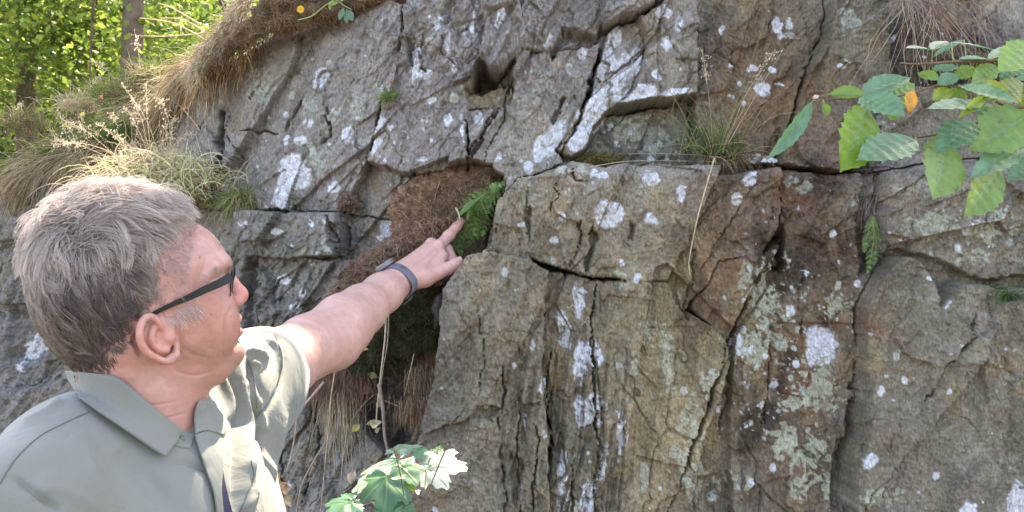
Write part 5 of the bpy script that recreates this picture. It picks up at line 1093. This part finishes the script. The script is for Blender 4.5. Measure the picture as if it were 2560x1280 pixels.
lump('moss_clump', [(858,905),(880,840),(930,790),(1000,745),(1060,705),(1098,700),(1092,770),(1098,850),(1070,880),(1010,905),(960,925),(915,945),(875,930)], lambda x, y: 1.90, .07, 'dark green moss hanging under the forearm beside the front slab edge', 'moss', (.032, .038, .018), M_moss, fibres=11000, fc=((.045, .06, .022), (.07, .085, .03), (.028, .032, .016), (.10, .075, .04)), fl=.014, fr=.0007, moss=True, fd=(0, -.3, -.1))
lump('earth_clod', [(1060,830),(1090,800),(1108,830),(1098,900),(1070,940),(1040,900)], lambda x, y: 1.90, .045, 'crumbly brown clod with a pink leaf wedged against the slab edge', 'earth clod', (.14, .085, .06), M_earth, fibres=1100, fc=(BRN, (.3, .2, .15)), fl=.016, jag=8)
lump('stone', [(1080,740),(1112,735),(1108,800),(1085,830),(1070,790)], lambda x, y: 1.86, .03, 'smooth grey stone lodged between moss and slab edge', 'stone', (.17, .175, .175), M_rock, rough_=.1, jag=2)
def hangt(px, py, n, L_, lb, cols, Y, rad=.03, sp=.35, r=.0007): tuft('hanging_grass', px, py, n, L_, lb, 'dry grass', cols, (0, -.25, -1), sp, 1.0, r, rad, Y=Y, group='withered grass hanging in the root hollow', wob=.09)
hangt(835, 930, 800, .065, 'reddish brown withered grass hanging below the upper arm', ((.24, .15, .12), (.32, .21, .17), BRN), 1.86, .04, .6)
hangt(845, 985, 70, .15, 'long straw grass trailing down left of the dangling stems', (STRAW, (.38, .32, .2), PALE), 1.85, .025, .18, .0008)
hangt(1062, 925, 230, .09, 'sandy withered grass tuft hugging the front slab edge', (STRAW, (.34, .24, .14), BRN), 1.84, .018, .25)
hangt(1045, 1005, 260, .055, 'rusty withered tuft at the foot of the slab edge', ((.36, .22, .15), BRN, STRAW), 1.80, .022, .4)
hangt(1100, 870, 120, .06, 'short dark roots on the brown clod', (BRN, DBR), 1.84, .012, .4)
for i, (pts, r_, c_, lb) in enumerate([
 ([(965,785),(962,850),(950,950),(942,1030),(940,1070)], .0022, (.60, .52, .40), 'pale dangling stem, leftmost of the pair under the forearm'), ([(972,780),(968,860),(956,930),(948,1000)], .0012, (.55, .46, .34), 'thin straw stem beside the pale dangling one'),
 ([(948,960),(958,1030),(962,1090),(975,1150),(985,1200)], .0046, (.36, .29, .26), 'thick grey brown root running down to the seedling'), ([(840,910),(828,990),(818,1100),(808,1210),(800,1290)], .0014, (.55, .45, .32), 'long straw stem hanging by the hanging grass'),
 ([(810,955),(772,1000),(745,1030),(738,1080),(728,1140),(715,1180)], .0028, (.50, .38, .30), 'bent pinkish root hanging right of the sleeve'), ([(815,1105),(780,1160),(752,1220),(740,1290)], .0022, (.40, .31, .24), 'slanting brown root crossing the lower rock'),
 ([(870,1060),(858,1140),(850,1230)], .0012, (.45, .36, .28), 'thin root hanging straight down left of the seedling'), ([(895,1085),(905,1130),(908,1160)], .0010, (.3, .24, .2), 'short dark stem under the yellow leaf'), ([(880,1050),(910,1010),(938,985)], .0016, (.24, .15, .12), 'reddish twig rising to the thick root'), ([(1035,885),(1020,950),(1010,990)], .0012, (.45, .40, .33), 'grey stem across the dark hollow'), ([(962,1002),(1000,1018),(1030,1040)], .0010, (.42, .33, .24), 'thin stem slanting toward the rusty tuft')]):
    stalk('root_strand' if 'root' in lb else 'dangling_straw', [(a, b, 1.80) for a, b in pts], r_, c_, lb, cat='root' if 'root' in lb else 'stem', group='roots and stems dangling in the hollow')
# ------------------------------------------------------------------ leaves
def leaf(base, tip, w, nh, col, fold=.25, droop=.12, ser=.07, shape='hazel', parent=None, name='leaf', nv=7, curl=0, mat=None):
    base = np.array(base); tip = np.array(tip); L_ = np.linalg.norm(tip - base); ax = nrm(tip - base); nh = np.array(nh, float); nn = nrm(nh - ax * np.dot(nh, ax)); sd = np.cross(ax, nn)
    nu, ns = 22, 11; V = []; vein = []; Fq = []; cols = []
    for i in range(nu + 1):
        t = i / nu
        if shape == 'hazel': wd = (math.sin(math.pi * min(1, t * 1.02) ** .82) ** .72) * (1 if t < .78 else 1 - (t - .78) * 2.4)
        else: wd = math.sin(math.pi * t) ** .9
        wd = max(.02, wd)
        for j in range(-ns, ns + 1):
            s_ = j / ns; e_ = 1 + (ser * (((t * 13 + .15 * abs(s_)) % 1) - .5) * 2 * smooth(.75, 1, np.array(abs(s_))) if t > .04 else 0)
            off_v = .12 * abs(s_) * wd; tt = min(1, max(0, t + off_v * .5 * (1 - t)))
            q = base + ax * L_ * tt + sd * (w * .5 * wd * s_ * e_ * math.cos(fold * 1.2)) + nn * (w * .5 * wd * abs(s_) * math.sin(fold) - droop * L_ * t * t + .018 * w * math.sin(t * nv * 6.28 - abs(s_) * 3.0) * (1 - abs(s_) * .4) * (t * (1 - t) * 4) ** .5 + curl * L_ * (t - .5) * s_)
            V.append(q); vv = 0
            vline = abs(((t - abs(s_) * .28) * nv) % 1 - .5) * 2
            vein.append(max(1 - smooth(.0, .10, np.array(abs(s_))), .75 * smooth(.80, .97, np.array(vline)) * (1 if t < .97 else 0))); cols.append(np.array(col) * (1 + .08 * math.sin(t * 9 + s_ * 3)))
    m_ = 2 * ns + 1
    for i in range(nu):
        for j in range(m_ - 1): Fq.append((i * m_ + j, (i + 1) * m_ + j, (i + 1) * m_ + j + 1, i * m_ + j + 1))
    return mesh(name, V, np.array(Fq), mat or M_leaf, parent, col=np.array(cols), attrs={'vein': vein})
TOP = (.115, .235, .135); UND = (.15, .27, .045); YG = (.24, .32, .05)
hz = empty('hazel_branch', P(2620, 250, 1.2), 'leafy hazel twigs with toothed green leaves reaching in from the right edge', 'branch')
cu = (-.15, -.75, .55); cs_ = (.1, -.9, -.2)
HZ = [(2030,255,1.20,1922,402,1.16,44,TOP,(.9,-.5,.4),.5),(2168,272,1.18,2108,428,1.14,104,UND,(.5,-.9,.2),.25),(2152,240,1.18,2262,286,1.12,64,TOP,cu,.2),(2160,238,1.18,2068,232,1.2,38,UND,cu,.35),(2150,240,1.20,2282,186,1.24,52,TOP,cu,.35),(2195,262,1.22,2292,205,1.26,64,UND,(.1,-.9,.3),.2),
 (2290,350,1.18,2145,392,1.12,74,TOP,cu,.15),(2366,346,1.18,2340,496,1.13,100,UND,(.3,-.95,.1),.15),(2434,306,1.18,2342,378,1.13,66,TOP,cu,.3),(2570,285,1.2,2430,372,1.16,94,UND,(0,-.9,.3),.15),(2560,368,1.2,2426,440,1.14,54,TOP,cu,.3),(2498,418,1.2,2418,542,1.15,76,UND,(.4,-.9,.2),.25),
 (2480,262,1.16,2318,262,1.12,56,TOP,(0,-.5,.85),.15),(2330,125,1.22,2264,116,1.2,32,TOP,(0,-.4,.9),.2),(2330,125,1.22,2368,97,1.26,30,TOP,(0,-.4,.9),.2),(2378,106,1.24,2502,122,1.24,22,TOP,(0,-.35,.95),.2),(2398,148,1.2,2478,146,1.2,26,TOP,(0,-.45,.9),.3),(2470,150,1.2,2542,108,1.24,28,TOP,(0,-.5,.9),.3),
 (2580,110,1.18,2498,176,1.14,62,UND,(0,-.9,.4),.2),(2490,165,1.22,2432,205,1.18,38,UND,(0,-.9,.4),.2),(2345,212,1.2,2400,186,1.2,34,TOP,cu,.3),(2400,215,1.17,2545,250,1.13,54,TOP,(0,-.6,.8),.2),(2440,232,1.18,2520,222,1.16,44,YG,(.1,-.9,.3),.2),(2345,200,1.2,2292,180,1.22,30,UND,cu,.3),(2465,240,1.15,2398,292,1.12,26,YG,(.5,-.6,.5),.6),
 (2660,215,1.2,2540,190,1.18,50,TOP,cu,.3),(2600,330,1.2,2545,350,1.2,70,UND,(0,-.9,.3),.2),(2060,258,1.19,2070,290,1.19,18,UND,cu,.3),(2240,275,1.2,2225,300,1.2,26,UND,cu,.2),(2410,100,1.28,2330,140,1.28,24,TOP,(0,-.4,.9),.3),(2640,420,1.25,2560,400,1.25,60,TOP,cu,.2),(2620,150,1.25,2530,140,1.28,40,UND,cu,.2),(2420,250,1.22,2360,230,1.22,40,UND,(0,-.9,.3),.2),(2330,175,1.24,2400,165,1.24,26,TOP,cu,.3),(2560,210,1.24,2490,250,1.2,56,YG,(0,-.9,.3),.2),(2500,265,1.22,2450,320,1.18,50,TOP,cu,.3),(2620,270,1.22,2540,300,1.22,70,UND,(0,-.9,.3),.15),(2380,225,1.2,2330,250,1.2,34,YG,cu,.3),(2440,170,1.24,2380,196,1.24,34,UND,cu,.2),(2560,150,1.24,2500,195,1.22,44,TOP,cu,.2),(2600,400,1.22,2520,450,1.2,50,TOP,cu,.3)]
TWG = []
for (a, b, Y0, c, d, Y1, w_, co, nh, fo) in HZ: leaf(P(a, b, Y0), P(c, d, Y1), w_ / F * Y0 * 1.38, nh, jit(co, .12), fo, droop=.05, ser=.13, parent=hz)
for pts in [[(2660,255),(2560,268),(2510,262),(2470,240),(2420,222),(2345,212)],[(2345,212),(2290,230),(2230,243),(2165,246),(2100,248),(2040,252)],[(2660,345),(2500,300),(2380,330),(2290,344)],[(2660,125),(2500,150),(2400,154),(2300,160),(2250,158)],[(2660,390),(2590,372),(2540,370)],[(2510,262),(2470,330),(2434,306)],[(2510,300),(2430,318),(2366,346)]]: stalk('twig', [(a, b, 1.2) for a, b in pts], .0026 if pts[0][0] > 2600 else .0014, None, '', parent=hz)
tw_ = np.concatenate([cr(q, 6) for q in [[(2660,255),(2560,268),(2510,262),(2470,240),(2420,222),(2345,212)],[(2345,212),(2290,230),(2230,243),(2165,246),(2100,248),(2040,252)],[(2660,345),(2500,300),(2380,330),(2290,344)],[(2660,125),(2500,150),(2400,154),(2300,160),(2250,158)],[(2660,390),(2590,372),(2540,370)]]])
for q in HZ:
    k = np.argmin(np.hypot(tw_[:, 0] - q[0], tw_[:, 1] - q[1])); a0 = P(tw_[k, 0], tw_[k, 1], 1.2); b0 = P(q[0], q[1], q[2])
    if np.linalg.norm(a0 - b0) > .002: v, f = tube([a0, (a0 + b0) / 2 + (0, 0, .002), b0], .0008, 5); mesh('leaf_stalk', v, f, M_litter, hz, col=np.tile((.30, .34, .12), (len(v), 1)))
leaf(P(2276, 228, 1.15), P(2273, 284, 1.14), .019, cs_, (.62, .30, .03), .3, curl=.2, parent=hz, name='withered_leaf')
def syc(base, tip, w, nh, col, parent, name='leaf', fold=.1, name_col=None):
    base = np.array(base); tip = np.array(tip); L_ = np.linalg.norm(tip - base); ax = nrm(tip - base); nh = np.array(nh, float); nn = nrm(nh - ax * np.dot(nh, ax)); sd = np.cross(ax, nn)
    lob = [(0, 1.0), (.72, .84), (-.72, .84), (1.55, .55), (-1.55, .55)]; NT = 110; V = [base]; vein = [1.0]; rings = 7
    for r_ in range(1, rings + 1):
        for k in range(NT):
            th = -2.75 + 5.5 * k / (NT - 1); rr = .36 + .02 * math.cos(th * 3)
            for a_, l_ in lob:
                dd = abs(th - a_); rr = max(rr, l_ * max(0, 1 - (dd / .80) ** 1.15) ** .62)
            rr *= 1 + .15 * (((k * .21) % 1) - .5); u_ = r_ / rings; rad_ = rr * u_; x_ = rad_ * math.cos(th); y_ = rad_ * math.sin(th)
            vn_ = max([1 - smooth(.0, .035, np.array(abs(rad_ * math.sin(th - a_)))) if math.cos(th - a_) > 0 and rad_ < l_ * .95 else 0 for a_, l_ in lob] + [0]); ar = min(abs(th - a_) for a_, l_ in lob)
            V.append(base + ax * L_ * (x_ * .86 + .06) + sd * w * .62 * y_ + nn * (L_ * (fold * (ar * .5) * rad_ - .22 * rad_ ** 2 + .02 * math.sin(8 * rad_ + 5 * th)))); vein.append(float(vn_))
    Fq = [];
    for k in range(NT - 1): Fq.append((0, 1 + k, 2 + k))
    for r_ in range(rings - 1):
        for k in range(NT - 1): a_ = 1 + r_ * NT + k; Fq.append((a_, a_ + NT, a_ + NT + 1, a_ + 1))
    return mesh(name, V, Fq, M_leaf, parent, col=np.tile(np.array(col), (len(V), 1)), attrs={'vein': vein})
sy = empty('sycamore_seedling', (P(1010, 1300, 1.20)[0], 1.20, 0.05), 'sycamore seedling with lobed leaves, one coloured white for sun glare, at the bottom', 'seedling')
SYL = [(1062,1172,1.20,1170,1150,1.185,0.10,(.02,-.5,.85),(.46,.50,.42)),(1002,1150,1.20,868,1212,1.15,0.0791,(-.2,-.45,.85),(.30,.40,.29)),(985,1132,1.215,1062,1092,1.26,0.0512,(-.1,-.45,.85),(.30,.40,.29)),(1088,1142,1.23,1150,1118,1.26,0.0418,(.1,-.8,.5),(.07,.16,.07)),(968,1188,1.165,960,1290,1.12,0.0884,(.1,-.8,.55),(.07,.17,.08)),(885,1250,1.15,800,1292,1.12,0.0744,(-.2,-.5,.8),TOP),(960,1196,1.185,1052,1214,1.15,0.0465,(-.2,-.3,.9),YG),(1000,1165,1.185,1046,1204,1.15,0.0605,(0,-.7,.7),(.10,.2,.10)),(1010,1262,1.15,930,1310,1.12,0.0744,(0,-.6,.8),(.08,.18,.09)),(1030,1130,1.215,1090,1125,1.215,0.0279,(0,-.5,.8),TOP)]  # first three leaves whitened: sun glare put into their base colour
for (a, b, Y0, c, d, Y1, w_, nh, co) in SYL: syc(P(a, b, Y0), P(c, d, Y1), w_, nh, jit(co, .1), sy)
g0 = P(1010, 1300, 1.20); v, f = tube([(g0[0], 1.20, .02), (g0[0] + .01, 1.20, .7), g0, P(1008, 1200, 1.20), P(1010, 1160, 1.37)], [.004, .0035, .0025, .002, .0015], 7); mesh('stem', v, f, M_twig, sy)
for (a, b, Y0, c, d, Y1, w_, nh, co), jb in zip(SYL, [(1040,1230),(1008,1190),(1010,1160),(1030,1220),(1008,1240),(1000,1270),(1009,1215),(1009,1200),(1010,1290),(1010,1165)]):
    v, f = tube(cr([P(jb[0], jb[1], 1.20), (P(jb[0], jb[1], 1.20) + P(a, b, Y0)) / 2 + (0, 0, .004), P(a, b, Y0)], 3), .0011, 6); mesh('leaf_stalk', v, f, M_litter, sy, col=np.tile((.36, .12, .08), (len(v), 1)))
for pts, lb in [([(1120,1110),(1090,1180),(1060,1260),(1050,1300)], 'thin bare stem crossing the leaf whitened for glare'), ([(985,1120),(1000,1180),(1010,1240),(1015,1300)], 'dark bare stem crossing the left leaves of the seedling')]: stalk('bare_shoot', [(a, b, 1.15) for a, b in pts], .0011, (.16, .10, .08), lb, cat='stem', group='bare stems in front of the seedling')
# fern
def frond(pts, w, col, parent, up=(0, -1, .2), droop=.3):
    q = np.array([P(*p) for p in cr(pts, 8)]); n_ = len(q); v, f = tube(q, np.linspace(.0011, .0005, n_), 5); mesh('frond_stem', v, f, M_litter, parent, col=np.tile((.22, .26, .10), (len(v), 1)))
    m = MB(); L_ = np.linalg.norm(np.diff(q, axis=0), axis=1).sum(); N_ = max(8, int(L_ / .0105)); up = nrm(np.array(up, float))
    for k in range(N_):
        t = (k + .5) / N_; i = min(int(t * (n_ - 1)), n_ - 2); p = q[i] + (q[i + 1] - q[i]) * (t * (n_ - 1) - i); ax = nrm(q[i + 1] - q[i]); sd = nrm(np.cross(ax, up)); pw = w * math.sin(math.pi * min(1, .12 + t * .88)) ** .8 * (1.1 - .55 * t)
        for sg in (1, -1):
            d = nrm(sd * sg + ax * .45 + R.normal(0, .08, 3) + np.array([0, 0, -droop * .6])); nn = nrm(np.cross(d, ax) * sg + R.normal(0, .15, 3)); M_ = max(4, int(pw / .0032)); c = jit(col, .35)
            for j in range(M_):
                u_ = (j + .6) / M_; b = p + d * pw * u_ + np.array([0, 0, -droop * pw * u_ * u_]); ll = .0046 * (1.15 - u_ * .8); o = nrm(np.cross(nn, d))
                for s2 in (1, -1):
                    tp_ = b + o * s2 * ll + d * ll * .35; m.add([b - d * .0008, b + o * s2 * ll * .5 - d * .0008 + nn * .0003, tp_, b + o * s2 * ll * .5 + d * .0014 + nn * .0003, b + d * .0010], [(0, 1, 2, 3, 4)], c)
    m.build('leaflets', M_litter, parent, False)['kind'] = 'stuff'
FG = (.17, .31, .10)
fe = empty('fern', P(1240, 470, 1.82), 'drooping green fern fronds hanging in the hollow behind the pointing finger', 'fern')
for pts, w_ in [([(1262,462,1.80),(1215,480,1.79),(1170,500,1.79),(1135,530,1.80),(1118,560,1.82)], .020), ([(1260,465,1.80),(1225,490,1.79),(1200,520,1.80),(1190,560,1.81),(1195,600,1.83)], .024), ([(1215,480,1.79),(1180,520,1.80),(1165,560,1.82),(1150,600,1.83),(1152,640,1.84)], .026), ([(1240,480,1.80),(1222,520,1.80),(1212,560,1.82),(1205,590,1.83)], .018), ([(1180,500,1.80),(1150,560,1.84),(1140,600,1.85),(1138,630,1.86)], .022), ([(1225,478,1.79),(1235,465,1.78),(1268,455,1.79)], .012), ([(1200,505,1.80),(1175,545,1.81),(1182,585,1.82),(1170,615,1.84)], .02)]: frond(pts, w_, FG, fe)
for a in [(1210,488,1.78,1140,540,1.76,22),(1190,495,1.78,1165,550,1.77,18),(1230,485,1.78,1205,540,1.77,16),(1150,520,1.79,1110,535,1.79,18),(1245,475,1.78,1225,515,1.77,14)][:2]: leaf(P(a[0], a[1], a[2]), P(a[3], a[4], a[5]), a[6] / F * 1.8, cu, (.10, .22, .05), .5, .1, 0, 'lance', fe, 'bract', nv=5)
stalk('frond_base', [(1262,458,1.80),(1200,492,1.79),(1150,520,1.79),(1120,538,1.80)], .0018, (.32, .36, .14), '', parent=fe)
stalk('cut_stem', [(1140,520,1.77),(1147,535,1.765),(1150,548,1.76)], .0022, (.45, .44, .30), '', parent=fe)
hy_ = hit(2180, 560)[1] - .02; f2 = empty('fern', P(2180, 540, hy_), 'small pale green fern growing down the crack under the withered tuft', 'fern')
for pts, w_ in [([(2180,540),(2184,590),(2178,640),(2170,682)], .018), ([(2178,545),(2168,590),(2160,630)], .013), ([(2184,545),(2200,590),(2204,625)], .013), ([(2182,550),(2190,610),(2185,660)], .015)]: frond([(a, b, hy_) for a, b in pts], w_, (.12, .19, .075), f2)
# dead leaves and litter
def dead(px, py, s_, col, lb, Y=None, cat='dead leaf', g='dead leaves caught on the rock'):
    Y = Y or float(hit(px, py)[1]) - .012; a = R.uniform(0, 6.28); b = P(px, py, Y); d = np.array([math.cos(a), R.normal(0, .3), math.sin(a)]) * s_ / F * Y
    o = leaf(b - d * .5, b + d * .5, s_ / F * Y * .8, (R.normal(0, .4), -1, R.normal(.2, .4)), col, .5, .25, .06, 'lance', None, 'dead_leaf', curl=.5, mat=M_litter); tag(o, lb, cat, g)
for q in [(1125,575,34,(.36,.16,.05),'orange brown leaf tucked behind the index knuckle',1.82),(1185,470,26,(.36,.15,.10),'reddish leaf at the upper end of the root mass',1.84),(1215,440,24,(.34,.2,.15),'pale brown curled leaf at the tip of the root mass',1.84),(1225,430,20,(.5,.38,.3),'small bleached leaf on the tip of the root mass',1.83),
 (1098,708,24,(.5,.24,.16),'salmon leaf scrap just under the wrist',1.84),(1105,783,18,(.46,.22,.08),'orange leaf scrap by the smooth grey stone',1.83),(1080,840,26,(.46,.30,.25),'pinkish crumpled leaf on the brown clod',1.83),(890,1070,26,(.52,.44,.16),'yellow leaf with dark hole under the moss',1.82),(935,1060,34,(.50,.46,.28),'cream yellow leaf beside the thick root',1.80),(950,1010,28,(.46,.40,.24),'folded cream leaf on the thick root',1.82),(932,940,26,(.30,.30,.12),'olive leaf hanging under the moss',1.83),(945,1075,20,(.5,.48,.3),'small cream leaf below the folded one',1.80),(915,975,30,(.20,.10,.08),'dark red brown leaf in the hollow',1.84),(912,870,16,(.5,.3,.2),'tiny pink brown leaf on the moss',1.82),
 (700,1205,34,(.50,.28,.14),'orange brown leaf right of the shirt flap',1.45),(715,1225,36,(.48,.34,.22),'tan leaf on top of the litter beside the shirt',1.45),(690,1250,36,(.40,.22,.12),'brown leaf at the bottom of the litter pile',1.45),(722,1250,30,(.50,.40,.28),'pale curled leaf in the litter pile',1.45),(705,1270,40,(.42,.30,.2),'broad tan leaf at the lower picture edge by the shirt',1.45),(685,1225,26,(.45,.2,.1),'rusty leaf tucked against the shirt flap',1.46),
 (920,1200,50,(.40,.32,.24),'large brown leaf behind the seedling',1.5),(880,1190,34,(.46,.36,.26),'tan leaf left of the seedling stem',1.5),(935,1240,46,(.34,.26,.19),'dull brown leaf low behind the seedling',1.5),(255,240,14,(.6,.25,.12),'small orange leaf on the bank grass',2.3),(155,332,9,(.7,.7,.6),'tiny white petal on the bank',2.3),(980,200,12,(.35,.16,.1),'red brown leaf speck in the crack',None),(1505,208,10,(.5,.28,.14),'orange leaf scrap on the pale wedge slab',None),(875,490,24,(.4,.28,.24),'dry leaf lying over the earth clod on the ledge',None),(2040,242,16,(.55,.42,.36),'curled brown bud leaf at the end of the hazel twig',1.2)]: dead(q[0], q[1], q[2], q[3], q[4], q[5])
# yellow hawkbit and the drooping leafed sprig at the top of the slab
yf = empty('yellow_flower', P(752, 40, 1.88), 'small yellow flower on the turf edge above the upper left slab', 'flower')
for k in range(16):
    a = 2 * math.pi * k / 16; c_ = P(752, 24, 1.87); leaf(c_, c_ + np.array([math.cos(a), -.35, math.sin(a)]) * .0085, .0035, (0, -1, .3), (.75, .52, .02), .1, 0, 0, 'lance', yf, 'petal', nv=1)
stalk('stem', [(762,48,2.05),(757,36,2.045),(752,26,2.042)], .0009, (.2, .25, .08), '', parent=yf)
sp = empty('leafy_sprig', P(760, 48, 1.88), 'trailing stem with drooping blue green leaves over the top of the slab', 'plant')
stalk('stem', [(745,50),(780,40),(810,16),(838,0),(860,14),(880,24)], .0014, (.38, .42, .18), '', Y=1.87, parent=sp)
for a in [(860,18,848,50,18),(868,22,866,58,16),(874,24,880,52,16),(846,6,820,12,20),(830,4,824,24,12),(850,4,870,-14,18)]: leaf(P(a[0], a[1], 1.865), P(a[2], a[3], 1.855), a[4] / F * 1.9, cu, (.12, .22, .14) if a[1] > 15 else (.26, .34, .08), .2, .05, 0, 'lance', sp, nv=5)
